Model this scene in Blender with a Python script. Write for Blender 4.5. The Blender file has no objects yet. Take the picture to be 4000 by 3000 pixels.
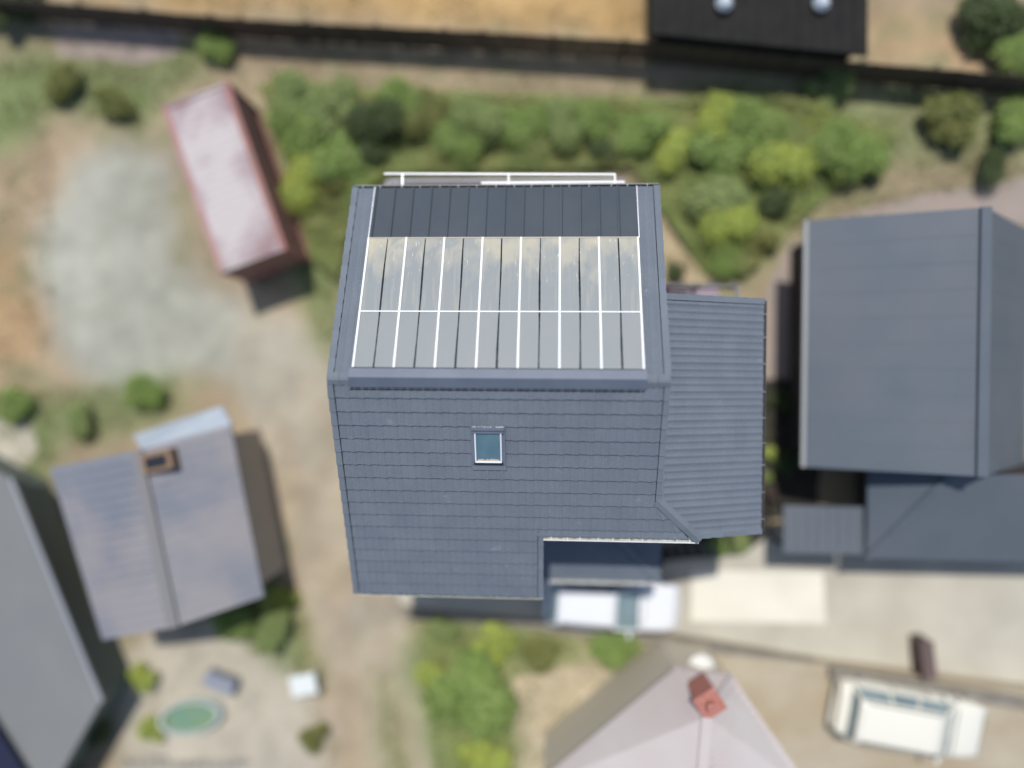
import bpy, math, random
import numpy as np
from mathutils import Vector, Matrix, Euler
random.seed(7)
RN = np.random.RandomState(11)
scn = bpy.context.scene
COL = scn.collection

# ------------------------------------------------------------ camera, sky, sun, exposure
CAM = (5.3535, 0.1106, 25.7688); CROT = (-0.0120, 0.0543, 0.0077); FPX = 2773.0
cd = bpy.data.cameras.new('camera'); cam = bpy.data.objects.new('camera', cd); COL.objects.link(cam)
cam.location = CAM; cam.rotation_euler = CROT
cd.sensor_width = 36; cd.lens = 36 * FPX / 4000; cd.clip_start = 0.1; cd.clip_end = 1500
cd.dof.use_dof = True; cd.dof.focus_distance = 17.8
cd.dof.aperture_fstop = cd.lens / 1000 / 1.08
scn.camera = cam
w = bpy.data.worlds.new('World'); scn.world = w; w.use_nodes = True
nt = w.node_tree; sky = nt.nodes.new('ShaderNodeTexSky'); sky.sky_type = 'NISHITA'; sky.sun_disc = False
SD = Vector((0.053, -0.455, -1.0)).normalized()
sky.sun_elevation = math.asin(-SD.z); sky.sun_rotation = math.atan2(-SD.x, -SD.y)
nt.nodes['Background'].inputs[1].default_value = 0.12
nt.links.new(sky.outputs[0], nt.nodes['Background'].inputs[0])
sl = bpy.data.lights.new('sun', 'SUN'); sl.energy = 3.6; sl.angle = math.radians(0.5); sl.color = (1.0, 0.955, 0.89)
so = bpy.data.objects.new('sun', sl); COL.objects.link(so); so.rotation_euler = SD.to_track_quat('-Z', 'Y').to_euler()
so.location = (0, 0, 60)
scn.view_settings.view_transform = 'Standard'; scn.view_settings.look = 'None'
scn.view_settings.gamma = 1; scn.view_settings.use_curve_mapping = False
scn.view_settings.exposure = 0.05

# ------------------------------------------------------------ helpers
RC = Euler(CROT).to_matrix()
def at(u, v, z=0.0):
    """where the line of sight through photo pixel (u,v) of 4000x3000 meets height z"""
    d = RC @ Vector(((u - 2000) / FPX, -(v - 1500) / FPX, -1)); t = (z - CAM[2]) / d.z
    return Vector(CAM) + d * t

def mat(name, col, rough=0.8, spec=0.3, metal=0.0, col2=None, scale=4.0, detail=6, bump=0.0, bscale=40.0,
        rnd=0.0, speck=0.0, island=0.0, contrast=(0.35, 0.65), coat=0.0, stretch=None, trans=0.0, world=False, scuff=None):
    m = bpy.data.materials.new(name); m.use_nodes = True; t = m.node_tree; N = t.nodes; L = t.links
    p = N['Principled BSDF']; p.inputs['Roughness'].default_value = rough; p.inputs['Metallic'].default_value = metal
    p.inputs['Specular IOR Level'].default_value = spec
    if coat: p.inputs['Coat Weight'].default_value = coat; p.inputs['Coat Roughness'].default_value = 0.06
    tc = N.new('ShaderNodeTexCoord'); src = tc.outputs['Object']
    if world: src = N.new('ShaderNodeNewGeometry').outputs['Position']
    wsrc = src
    if stretch:
        mp = N.new('ShaderNodeMapping'); mp.inputs['Scale'].default_value = stretch; L.new(src, mp.inputs[0]); src = mp.outputs[0]
    rgb = N.new('ShaderNodeRGB'); rgb.outputs[0].default_value = (*col, 1); out = rgb.outputs[0]
    if col2:
        n = N.new('ShaderNodeTexNoise'); n.inputs['Scale'].default_value = scale; n.inputs['Detail'].default_value = detail
        L.new(src, n.inputs['Vector'])
        r = N.new('ShaderNodeMapRange'); r.inputs[1].default_value = contrast[0]; r.inputs[2].default_value = contrast[1]
        L.new(n.outputs[0], r.inputs[0])
        mx = N.new('ShaderNodeMix'); mx.data_type = 'RGBA'; L.new(r.outputs[0], mx.inputs[0])
        L.new(out, mx.inputs[6]); mx.inputs[7].default_value = (*col2, 1); out = mx.outputs[2]
    if scuff:   # sparse pale scuffs and lichen patches
        n = N.new('ShaderNodeTexNoise'); n.inputs['Scale'].default_value = 1.15; n.inputs['Detail'].default_value = 9; n.inputs['Roughness'].default_value = .62
        L.new(wsrc, n.inputs['Vector']); r = N.new('ShaderNodeMapRange'); r.inputs[1].default_value = .65; r.inputs[2].default_value = .75; r.inputs[4].default_value = .7
        L.new(n.outputs[0], r.inputs[0]); mx = N.new('ShaderNodeMix'); mx.data_type = 'RGBA'; L.new(r.outputs[0], mx.inputs[0]); L.new(out, mx.inputs[6]); mx.inputs[7].default_value = (*scuff, 1); out = mx.outputs[2]
    def mulv(sock, amt):
        nonlocal out
        r = N.new('ShaderNodeMapRange'); r.inputs[3].default_value = 1 - amt; r.inputs[4].default_value = 1 + amt; L.new(sock, r.inputs[0])
        v = N.new('ShaderNodeVectorMath'); v.operation = 'SCALE'; L.new(out, v.inputs[0]); L.new(r.outputs[0], v.inputs['Scale']); out = v.outputs[0]
    if rnd:
        oi = N.new('ShaderNodeObjectInfo'); mulv(oi.outputs['Random'], rnd)
    if island:
        g = N.new('ShaderNodeNewGeometry'); mulv(g.outputs['Random Per Island'], island)
    if speck:
        v2 = N.new('ShaderNodeTexVoronoi'); v2.inputs['Scale'].default_value = 130; L.new(wsrc, v2.inputs['Vector'])
        sc_ = N.new('ShaderNodeSeparateColor'); L.new(v2.outputs['Color'], sc_.inputs[0]); mulv(sc_.outputs[0], speck)
    L.new(out, p.inputs['Base Color'])
    if bump:
        b = N.new('ShaderNodeBump'); b.inputs['Strength'].default_value = bump; b.inputs['Distance'].default_value = 0.02
        n2 = N.new('ShaderNodeTexNoise'); n2.inputs['Scale'].default_value = bscale; n2.inputs['Detail'].default_value = 5
        L.new(wsrc, n2.inputs['Vector']); L.new(n2.outputs[0], b.inputs['Height']); L.new(b.outputs[0], p.inputs['Normal'])
    if trans:   # thin leaves let some light through
        tr = N.new('ShaderNodeBsdfTranslucent'); L.new(out, tr.inputs[0])
        ms = N.new('ShaderNodeMixShader'); ms.inputs[0].default_value = trans
        L.new(p.outputs[0], ms.inputs[1]); L.new(tr.outputs[0], ms.inputs[2]); L.new(ms.outputs[0], N['Material Output'].inputs[0])
    return m

def link(name, me, parent=None, m=None, M=None):
    o = bpy.data.objects.new(name, me); COL.objects.link(o)
    if m is not None and me is not None and not me.materials: me.materials.append(m)
    if M is not None: o.matrix_world = M
    if parent is not None:
        o.parent = parent; o.matrix_parent_inverse = Matrix.Identity(4)
        if M is not None: o.matrix_basis = pinv(parent) @ M
        else: o.matrix_basis = pinv(parent)
    return o
WM = {}
def wm(o):
    M = o.matrix_basis.copy(); q = o.parent
    while q: M = q.matrix_basis @ M; q = q.parent
    return M
def pinv(o): return wm(o).inverted()

class MB:
    def __init__(s): s.v = []; s.f = []
    def add(s, vs, fs):
        b = len(s.v); s.v += [tuple(v) for v in vs]; s.f += [tuple(b + i for i in f) for f in fs]
    def box(s, c, d, R=None):
        hx, hy, hz = d[0] / 2, d[1] / 2, d[2] / 2
        vs = [Vector((x, y, z)) for x in (-hx, hx) for y in (-hy, hy) for z in (-hz, hz)]
        if R is not None: vs = [R @ v for v in vs]
        c = Vector(c); s.add([v + c for v in vs], [(0, 1, 3, 2), (4, 6, 7, 5), (0, 4, 5, 1), (2, 3, 7, 6), (0, 2, 6, 4), (1, 5, 7, 3)]); return s
    def bar(s, a, b, w_, h_, up=(0, 0, 1)):
        a = Vector(a); b = Vector(b); d = b - a; L = d.length; x = d.normalized(); up = Vector(up)
        y = up.cross(x)
        if y.length < 1e-4: y = Vector((1, 0, 0)).cross(x)
        y.normalize(); z = x.cross(y); R = Matrix((x, y, z)).transposed()
        return s.box((a + b) / 2, (L, w_, h_), R)
    def tube(s, a, b, r, n=8, r2=None):
        a = Vector(a); b = Vector(b); x = (b - a).normalized(); y = x.orthogonal().normalized(); z = x.cross(y); r2 = r if r2 is None else r2
        vs = []
        for p, q in ((a, r), (b, r2)):
            for i in range(n):
                t = 2 * math.pi * i / n; vs.append(p + (y * math.cos(t) + z * math.sin(t)) * q)
        s.add(vs, [(i, (i + 1) % n, n + (i + 1) % n, n + i) for i in range(n)] + [tuple(range(n))[::-1], tuple(range(n, 2 * n))]); return s
    def prism(s, poly, z0, z1):
        n = len(poly); vs = [(p[0], p[1], z0) for p in poly] + [(p[0], p[1], z1) for p in poly]
        s.add(vs, [tuple(range(n))[::-1], tuple(range(n, 2 * n))] + [(i, (i + 1) % n, n + (i + 1) % n, n + i) for i in range(n)]); return s
    def mesh(s, name, smooth=False):
        me = bpy.data.meshes.new(name); me.from_pydata(s.v, [], s.f); me.validate(); me.update()
        if smooth: me.polygons.foreach_set('use_smooth', [True] * len(me.polygons))
        return me
    def build(s, name, m, parent=None, M=None, smooth=False, bevel=0.0):
        o = link(name, s.mesh(name, smooth), parent, m, M)
        if bevel:
            b = o.modifiers.new('bevel', 'BEVEL'); b.width = bevel; b.segments = 2; b.limit_method = 'ANGLE'
        return o

def thing(name, label, cat, loc=(0, 0, 0), rz=0, group=None):
    o = bpy.data.objects.new(name, None); COL.objects.link(o); o.empty_display_size = 0.3
    o.location = loc; o.rotation_euler = (0, 0, rz)
    o.matrix_basis = Matrix.Translation(Vector(loc)) @ Matrix.Rotation(rz, 4, 'Z')
    tag(o, label, cat, group); return o
def tag(o, label=None, cat=None, group=None, kind=None):
    if label: o['label'] = label
    if cat: o['category'] = cat
    if group: o['group'] = group
    if kind: o['kind'] = kind
    return o
def frame(O, X, Y, Z):
    M = Matrix((X, Y, Z)).transposed().to_4x4(); M.translation = Vector(O); return M

# ------------------------------------------------------------ materials
TILE = mat('stone_chip_tile', (0.128, 0.152, 0.186), 0.72, 0.35, col2=(0.142, 0.166, 0.198), scale=1.6, detail=9, rnd=0.03, speck=0.2, bump=0.3, bscale=160, world=True, scuff=(.26,.29,.33))
TILE_CAP = mat('stone_chip_trim', (0.138, 0.163, 0.195), 0.7, 0.35, rnd=0.06, speck=0.16, bump=0.25, bscale=160)
FLASH = mat('painted_flashing', (0.118, 0.143, 0.19), 0.45, 0.4, col2=(0.135, 0.162, 0.21), scale=1.5)
DARKMETAL = mat('dark_standing_seam_metal', (0.042, 0.057, 0.074), 0.5, 0.35, col2=(0.050, 0.065, 0.080), scale=0.9, detail=8, rnd=0.06, speck=0.1, world=True)
WHITE = mat('white_powder_coat', (0.82, 0.83, 0.84), 0.35, 0.5)
GUTTER = mat('pale_gutter', (0.55, 0.56, 0.50), 0.35, 0.5, col2=(0.42, 0.42, 0.37), scale=3)
GUTDARK = mat('dark_gutter', (0.06, 0.06, 0.065), 0.5, 0.4)
SEAL_SHADE = mat('black_sealant_and_shade', (0.012, 0.016, 0.024), 0.6)  # sealant black, also used for the painted shadow strips
UNDER = mat('roof_underlay', (0.05, 0.05, 0.055), 0.9)
WALLM = mat('painted_weatherboard', (0.52, 0.50, 0.46), 0.7, col2=(0.46, 0.45, 0.41), scale=2, bump=0.1)
BRICK = mat('brown_brick', (0.20, 0.13, 0.10), 0.9, col2=(0.28, 0.21, 0.17), scale=9, bump=0.3)
WINGLASS = mat('window_glass', (0.03, 0.05, 0.06), 0.08, 0.6)
LILAC = mat('lilac_deck_paint', (0.34, 0.28, 0.33), 0.7, rnd=0.06, col2=(0.27, 0.22, 0.26), scale=5)
DARKWOOD = mat('dark_stained_wood', (0.035, 0.028, 0.030), 0.7)
STEEL = mat('galvanised_steel', (0.55, 0.56, 0.57), 0.35, 0.5, metal=0.6)
CONC = mat('pale_concrete', (0.50, 0.475, 0.39), 0.9, col2=(0.43, 0.40, 0.33), scale=0.55, bump=0.25)
SLABM = mat('fresh_concrete', (0.74, 0.71, 0.60), 0.9, col2=(0.67, 0.645, 0.54), scale=0.7, bump=0.2)
RETAIN = mat('weathered_concrete', (0.25, 0.23, 0.195), 0.95, col2=(0.19, 0.175, 0.15), scale=2, bump=0.4)
KERB = mat('kerb_concrete', (0.36, 0.34, 0.28), 0.95, col2=(0.28, 0.26, 0.21), scale=3, bump=0.3)
GRAVEL = mat('grey_gravel', (0.335, 0.335, 0.285), 0.95, col2=(0.36, 0.325, 0.26), scale=0.35, speck=0.18, bump=0.5, bscale=25, contrast=(0.42, 0.62))
TRACK = mat('compacted_track', (0.385, 0.34, 0.265), 0.95, col2=(0.33, 0.31, 0.255), scale=0.5, speck=0.14, bump=0.5, bscale=22)
TAN = mat('tan_soil', (0.37, 0.27, 0.17), 0.95, col2=(0.31, 0.25, 0.18), scale=0.7, speck=0.15, bump=0.6, bscale=14)
OCHRE = mat('ochre_clay', (0.40, 0.262, 0.11), 0.95, col2=(0.37, 0.27, 0.15), scale=0.5, speck=0.15, bump=0.6, bscale=14)
PINKC = mat('pinkish_paving', (0.34, 0.275, 0.24), 0.9, col2=(0.30, 0.26, 0.23), scale=1.2, bump=0.3)
SOIL = mat('dry_soil_and_thatch', (0.30, 0.235, 0.155), 0.95, col2=(0.21, 0.205, 0.11), scale=0.45, detail=9, speck=0.18, bump=0.7, bscale=12)
GRASSG = mat('green_turf', (0.185, 0.24, 0.095), 0.95, col2=(0.25, 0.235, 0.13), scale=0.9, detail=8, speck=0.2, bump=0.8, bscale=14)
DARKSOIL = mat('dark_soil', (0.028, 0.027, 0.024), 0.95, col2=(0.05, 0.045, 0.035), scale=3, bump=0.7, bscale=14)
BARK = mat('bark', (0.11, 0.085, 0.06), 0.9, col2=(0.07, 0.055, 0.04), scale=12, bump=0.5)
LEAF = {k: mat(k + '_leaf', c, 0.55, 0.3, col2=c2, scale=1.6, island=0.35, trans=0.45) for k, c, c2 in (
    ('mid_green', (0.27, 0.39, 0.11), (0.33, 0.42, 0.14)), ('lime_green', (0.50, 0.56, 0.13), (0.40, 0.49, 0.13)),
    ('dark_green', (0.085, 0.12, 0.045), (0.11, 0.15, 0.06)), ('grey_green', (0.34, 0.41, 0.17), (0.30, 0.38, 0.14)),
    ('olive', (0.27, 0.28, 0.09), (0.23, 0.26, 0.09)))}

def glass_roof_material(name='weathered_roof_glass', dirt=1.0):
    m = bpy.data.materials.new(name); m.use_nodes = True; t = m.node_tree; N = t.nodes; L = t.links
    p = N['Principled BSDF']; p.inputs['Roughness'].default_value = 0.28; p.inputs['Specular IOR Level'].default_value = 0.5
    tc = N.new('ShaderNodeTexCoord'); oi = N.new('ShaderNodeObjectInfo')
    sep = N.new('ShaderNodeSeparateXYZ'); L.new(tc.outputs['Object'], sep.inputs[0])     # y = metres up the pane from its low edge
    wv = N.new('ShaderNodeVectorMath'); wv.operation = 'ADD'; L.new(tc.outputs['Object'], wv.inputs[0])
    cmb = N.new('ShaderNodeCombineXYZ'); ml = N.new('ShaderNodeMath'); ml.operation = 'MULTIPLY'; ml.inputs[1].default_value = 60
    L.new(oi.outputs['Random'], ml.inputs[0]); L.new(ml.outputs[0], cmb.inputs[2]); L.new(cmb.outputs[0], wv.inputs[1])
    def noise(scale, stretch, detail=4, dist=0.0):
        mp = N.new('ShaderNodeMapping'); mp.inputs['Scale'].default_value = stretch; L.new(wv.outputs[0], mp.inputs[0])
        n = N.new('ShaderNodeTexNoise'); n.inputs['Scale'].default_value = scale; n.inputs['Detail'].default_value = detail; n.inputs['Distortion'].default_value = dist
        L.new(mp.outputs[0], n.inputs['Vector']); return n.outputs[0]
    def mr(s, a, b, c=0., d=1.):
        r = N.new('ShaderNodeMapRange'); r.inputs[1].default_value = a; r.inputs[2].default_value = b; r.inputs[3].default_value = c; r.inputs[4].default_value = d
        L.new(s, r.inputs[0]); return r.outputs[0]
    def mul(a, b):
        r = N.new('ShaderNodeMath'); r.operation = 'MULTIPLY'; L.new(a, r.inputs[0]); L.new(b, r.inputs[1]); return r.outputs[0]
    def mix(f, a, c):
        x = N.new('ShaderNodeMix'); x.data_type = 'RGBA'; L.new(f, x.inputs[0]); L.new(a, x.inputs[6]); x.inputs[7].default_value = (*c, 1); return x.outputs[2]
    base = N.new('ShaderNodeRGB'); base.outputs[0].default_value = (0.252, 0.276, 0.281, 1)
    c = mix(mr(noise(1.2, (1, .5, 1)), .35, .65, 0, .8), base.outputs[0], (0.268, 0.282, 0.28))
    # lime and dust left by run-off: strongest where the pane ends at the low side
    add = N.new('ShaderNodeMath'); add.operation = 'MULTIPLY_ADD'; L.new(noise(2.2, (1, .6, 1), 2, .5), add.inputs[0]); add.inputs[1].default_value = -2.1; L.new(sep.outputs[1], add.inputs[2])
    d1 = mul(mr(add.outputs[0], 0.15, -1.25, 0, .95 * dirt), mr(oi.outputs['Random'], 0, 1, .6, 1.))
    d1 = mul(d1, mr(noise(1.6, (1, .6, 1), 2, 1.4), .36, .56, .25, 1))
    c = mix(d1, c, (0.46, 0.415, 0.30))
    st = mr(noise(5, (2.0, .16, 1), 3, .2), .52, .78, 0, .55 * dirt)
    c = mix(st, c, (0.40, 0.385, 0.31))
    dr = mul(mr(noise(9, (3, .5, 1), 5, .5), .655, .71, 0, .85 * dirt), mr(sep.outputs[1], 1.7, .2, 0, 1))
    c = mix(dr, c, (0.68, 0.67, 0.62))
    L.new(c, p.inputs['Base Color'])
    L.new(mr(d1, 0, 1, .24, .75), p.inputs['Roughness'])
    return m
PANE = glass_roof_material()
PANE_TOP = glass_roof_material('clean_roof_glass', .04)

# ------------------------------------------------------------ ground and paved sheets
def rough_poly(pts, z=0.0, jit=0.06, step=0.5):
    P = [at(u, v, z) for u, v in pts]; out = []
    for i, a in enumerate(P):
        b = P[(i + 1) % len(P)]; n = max(1, int((b - a).length / step))
        nrm = Vector((-(b - a).y, (b - a).x, 0)).normalized()
        for k in range(n):
            out.append(a.lerp(b, k / n) + nrm * random.uniform(-jit, jit))
    return out
def sheet(name, pts, lvl, m, jit=0.06, z=0.0):
    P = rough_poly(pts, z, jit); b = MB()
    b.add([(p.x, p.y, z + 0.004 * lvl) for p in P], [tuple(range(len(P)))])
    me = b.mesh(name)
    o = link(name, me, None, m); tag(o, kind='structure')
    if me.polygons[0].normal.z < 0: me.flip_normals()
    return o

def in_poly(px, py, poly):
    ins = np.zeros(px.shape, bool); n = len(poly)
    for i in range(n):
        x1, y1 = poly[i]; x2, y2 = poly[(i + 1) % n]
        c = ((y1 > py) != (y2 > py)) & (px < (x2 - x1) * (py - y1) / (y2 - y1 + 1e-9) + x1); ins ^= c
    return ins
gm = mat('bare_ground', (1, 1, 1), 0.95, speck=0.22, bump=0.7, bscale=13, world=True)
_t = gm.node_tree; _p = _t.nodes['Principled BSDF']; _a = _t.nodes.new('ShaderNodeAttribute'); _a.attribute_name = 'soil'
for _n in _t.nodes:
    if _n.type == 'RGB':
        for _l in list(_n.outputs[0].links): _t.links.new(_a.outputs['Color'], _l.to_socket)
def vnoise(X, Y, f, seed):
    r = np.random.RandomState(seed); T = r.rand(64, 64); x = X * f + 100; y = Y * f + 100; xi = np.floor(x).astype(int); yi = np.floor(y).astype(int); fx = x - xi; fy = y - yi
    fx = fx * fx * (3 - 2 * fx); fy = fy * fy * (3 - 2 * fy); g_ = lambda a, b: T[a % 64, b % 64]
    return (g_(xi, yi) * (1 - fx) * (1 - fy) + g_(xi + 1, yi) * fx * (1 - fy) + g_(xi, yi + 1) * (1 - fx) * fy + g_(xi + 1, yi + 1) * fx * fy) - .5
SOFT = [ # name, colour, outline in photo pixels
 ('ground', (.31, .25, .165), None),
 ('ochre_bank', (.43, .285, .125), [(-900, -900), (2560, -900), (2545, 60), (2530, 150), (1900, 105), (1000, 35), (400, -10), (-900, -60)]),
 ('ground', (.36, .275, .18), [(-400, 420), (120, 380), (330, 560), (640, 560), (700, 1000), (830, 1120), (1150, 1100), (1230, 1180), (1300, 1500), (1330, 1760), (1460, 2250), (1620, 2420), (1720, 3000), (1760, 3500), (1380, 3500), (1300, 2850), (1150, 2480), (1000, 2100), (900, 1620), (600, 1560), (300, 1560), (100, 1650), (-400, 1700)]),
 ('ground', (.38, .26, .145), [(-300, 1050), (90, 900), (170, 1200), (140, 1420), (-300, 1400)]),
 ('ground', (.39, .28, .17), [(930, 1560), (1010, 1640), (1110, 2000), (1240, 2420), (1320, 2900), (1250, 2900), (1120, 2430), (1000, 2050)]),
 ('north_lawn', (.19, .235, .10), [(150, 230), (500, 250), (720, 190), (800, 160), (860, 240), (740, 300), (620, 330), (560, 520), (400, 480), (250, 420), (-100, 640), (-300, 300)]),
 ('north_lawn', (.24, .25, .13), [(2700, 330), (3400, 300), (4300, 380), (4300, 640), (3900, 680), (3300, 600), (2700, 450)]),
 ('garden_bed', (.185, .225, .095), [(1020, 340), (1500, 380), (2560, 430), (3000, 380), (3500, 520), (3400, 720), (3080, 900), (2900, 1100), (2760, 1100), (2680, 800), (2470, 640), (1500, 690), (1400, 840), (1330, 1100), (1330, 1500), (1240, 1380), (1120, 900)]),
 ('garden_path', (.42, .335, .22), [(2600, 740), (2690, 780), (2770, 1130), (2600, 1180), (2500, 1100)]),
 ('gravel_yard', (.345, .345, .29), [(230, 700), (480, 520), (640, 600), (700, 1010), (850, 1150), (980, 1180), (1080, 1260), (1240, 1430), (1270, 1640), (1290, 1800), (1100, 1780), (980, 1640), (900, 1520), (700, 1500), (400, 1520), (270, 1440), (170, 1180), (140, 900)]),
 ('track', (.395, .365, .295), [(960, 1200), (1180, 1280), (1290, 1480), (1330, 1700), (1420, 2150), (1560, 2350), (1600, 2620), (1690, 3000), (1730, 3500), (1430, 3500), (1370, 3000), (1270, 2640), (1200, 2380), (1090, 1950), (1000, 1640), (900, 1400)]),
 ('track', (.39, .31, .21), [(1310, 2150), (1380, 2350), (1480, 3000), (1500, 3500), (1430, 3500), (1400, 3000)]),
 ('grass_strip', (.24, .245, .12), [(1450, 2620), (1530, 2620), (1590, 3000), (1640, 3500), (1540, 3500), (1500, 3000)]),
 ('south_garden', (.20, .235, .10), [(1620, 2400), (2650, 2500), (2640, 2600), (2250, 3000), (2000, 3500), (1720, 3500), (1670, 3000), (1590, 2600)]),
 ('sandy_yard', (.49, .41, .29), [(1960, 2560), (2150, 2560), (2300, 2500), (2680, 2500), (2720, 2800), (2500, 3300), (2040, 3500), (2020, 2960), (1990, 2700)]),
 ('patio', (.42, .38, .305), [(470, 2540), (640, 2440), (880, 2430), (1010, 2560), (1210, 2640), (1290, 2900), (1320, 3400), (400, 3400), (480, 2900)]),
 ('west_lawn', (.19, .24, .095), [(780, 2330), (1080, 2300), (1180, 2380), (1220, 2640), (1010, 2560), (880, 2430)]),
 ('garden_bed', (.185, .225, .10), [(-100, 1560), (160, 1560), (700, 1480), (700, 1640), (300, 1700), (170, 1820), (190, 2050), (420, 2500), (300, 2500), (100, 2100), (-200, 1900)]),
 ('tan_lot', (.40, .28, .165), [(3400, 40), (3860, 60), (3900, 300), (3390, 260)]),
]
GX = np.arange(-24, 36.01, .2); GY = np.arange(-24, 24.01, .2); XX, YY = np.meshgrid(GX, GY, indexing='ij')
wx = XX + vnoise(XX, YY, .9, 1) * .9 + vnoise(XX, YY, 2.7, 2) * .4; wy = YY + vnoise(XX, YY, .9, 3) * .9 + vnoise(XX, YY, 2.7, 4) * .4
SOFT += [('track', (.37, .29, .195), P_) for P_ in ([(1010, 1560), (1060, 1560), (1190, 1900), (1330, 2330), (1420, 2800), (1440, 3300), (1380, 3300), (1350, 2800), (1270, 2350), (1130, 1900)], [(1150, 1480), (1190, 1480), (1290, 1800), (1400, 2200), (1520, 2450), (1620, 2900), (1650, 3300), (1590, 3300), (1560, 2900), (1460, 2450), (1340, 2200), (1230, 1800)])]
FC = np.zeros(XX.shape + (3,)); IDX = np.zeros(XX.shape, int); order = []
for nm, c, pl in SOFT:
    if nm not in order: order.append(nm)
    k = np.ones(XX.shape, bool) if pl is None else in_poly(wx, wy, [(at(u, v).x, at(u, v).y) for u, v in pl])
    FC[k] = c; IDX[k] = order.index(nm)
kr = np.exp(-.5 * (np.arange(-5, 6) / 2.0) ** 2); kr /= kr.sum()
for ax in (0, 1):
    for ch3 in range(3): FC[..., ch3] = np.apply_along_axis(lambda q_: np.convolve(np.pad(q_, 5, mode='edge'), kr, 'valid'), ax, FC[..., ch3])
FC *= (1 + .22 * vnoise(XX, YY, .5, 5) + .22 * vnoise(XX, YY, 1.4, 6) + .18 * vnoise(XX, YY, 3.1, 7))[..., None]
mixg = np.clip(vnoise(XX, YY, .8, 8) * 1.4 + vnoise(XX, YY, 2.2, 9) * .9 - .08, 0, .5)[..., None]; soilk = np.isin(IDX, [order.index(q_) for q_ in ('track', 'gravel_yard', 'patio', 'sandy_yard', 'ochre_bank')]); mixg = mixg * np.where(soilk, .18, 1)[..., None]; FC = FC * (1 - mixg) + np.array([.20, .215, .11]) * mixg
nx, ny = XX.shape; vid = np.arange(nx * ny).reshape(nx, ny); hz_ = .02 * vnoise(XX, YY, .7, 12) * 0
cell = IDX[:-1, :-1]
for k, nm in enumerate(order):
    ii, jj = np.nonzero(cell == k)
    if not len(ii): continue
    q4 = np.stack([vid[ii, jj], vid[ii + 1, jj], vid[ii + 1, jj + 1], vid[ii, jj + 1]], 1); us, inv = np.unique(q4, return_inverse=True); q4 = inv.reshape(-1, 4)
    co = np.stack([XX.ravel()[us], YY.ravel()[us], np.zeros(len(us))], 1); colr = np.concatenate([FC.reshape(-1, 3)[us], np.ones((len(us), 1))], 1)
    me = bpy.data.meshes.new(nm); me.vertices.add(len(us)); me.vertices.foreach_set('co', co.astype(np.float32).ravel()); n4 = len(q4)
    me.loops.add(4 * n4); me.loops.foreach_set('vertex_index', q4.astype(np.int32).ravel()); me.polygons.add(n4); me.polygons.foreach_set('loop_start', np.arange(0, 4 * n4, 4, dtype=np.int32)); me.update(calc_edges=True)
    at_ = me.color_attributes.new('soil', 'FLOAT_COLOR', 'POINT'); at_.data.foreach_set('color', colr.astype(np.float32).ravel())
    tag(link(nm, me, None, gm), kind='structure')
g = MB()
for x0_, x1_, y0_, y1_ in ((-400, -24, -400, 400), (36, 400, -400, 400), (-24, 36, -400, -24), (-24, 36, 24, 400)): g.add([(x0_, y0_, 0), (x1_, y0_, 0), (x1_, y1_, 0), (x0_, y1_, 0)], [(0, 1, 2, 3)])
tag(g.build('terrain', SOIL), kind='structure')
sheet('pink_paving_north_west', [(200, 100), (690, 120), (700, 220), (560, 250), (230, 215)], 1, PINKC, 0.05)
sheet('east_house_path', [(3080, 960), (3300, 830), (3600, 760), (4300, 640), (4300, 860), (3300, 900), (3170, 1000), (3160, 1500), (2980, 1480), (2990, 1120)], 3, PINKC, 0.05)
sheet('shaded_bed', [(2700, 1480), (3200, 1480), (3200, 2020), (2960, 2030), (2700, 1960)], 3, DARKSOIL, 0.05)  # near-black soil colour also stands in for shade between the houses
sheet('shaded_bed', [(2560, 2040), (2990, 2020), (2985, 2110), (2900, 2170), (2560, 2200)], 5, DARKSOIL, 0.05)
sheet('driveway', [(1400, 2000), (2500, 2000), (2800, 2060), (3150, 2080), (3800, 2180), (4500, 2200), (4500, 2760), (4000, 2670), (3220, 2570), (2660, 2475), (2130, 2430), (1800, 2400), (1570, 2360)], 3, CONC, 0.01)
sheet('fresh_slab', [(2700, 2225), (3215, 2235), (3225, 2435), (2700, 2425)], 4, SLABM, 0.01)
sheet('cream_path', [(-200, 1620), (110, 1640), (150, 1760), (60, 1860), (-200, 1900)], 3, CONC, 0.05)

# low retaining wall along the driveway: one wall thing
wt = thing('retaining_wall', 'low weathered concrete wall running along the south edge of the pale driveway', 'wall', at(2650, 2490, 0))
pw = [at(1570, 2385), at(2130, 2440), at(2650, 2495), at(3210, 2590), at(4000, 2715), at(4500, 2790)]
for i in range(5):
    a, b = pw[i], pw[i + 1]; hgt = (0.25, 0.35, 0.5, 0.9, 1.15)[i]
    q = MB(); q.bar((a.x, a.y, hgt / 2), (b.x, b.y, hgt / 2), 0.22 + 0.03 * i, hgt); q.build('wall_section', RETAIN, wt, bevel=0.015)
# raised ground south of that wall
tp = [at(2690, 2540, 0.45), at(3210, 2600, .7), at(4000, 2715, 0.9), at(4700, 2810, 0.9), at(4900, 4200, 0.9), at(2700, 4200, 0.45)]
q = MB(); q.prism([(p.x, p.y) for p in tp[::-1]], -0.2, 0.55); tag(q.build('terrace', mat('terrace_paving', (0.42, 0.37, 0.28), 0.95, col2=(0.35, 0.29, 0.20), scale=0.6, speck=0.1, bump=0.4)), kind='structure')

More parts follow.
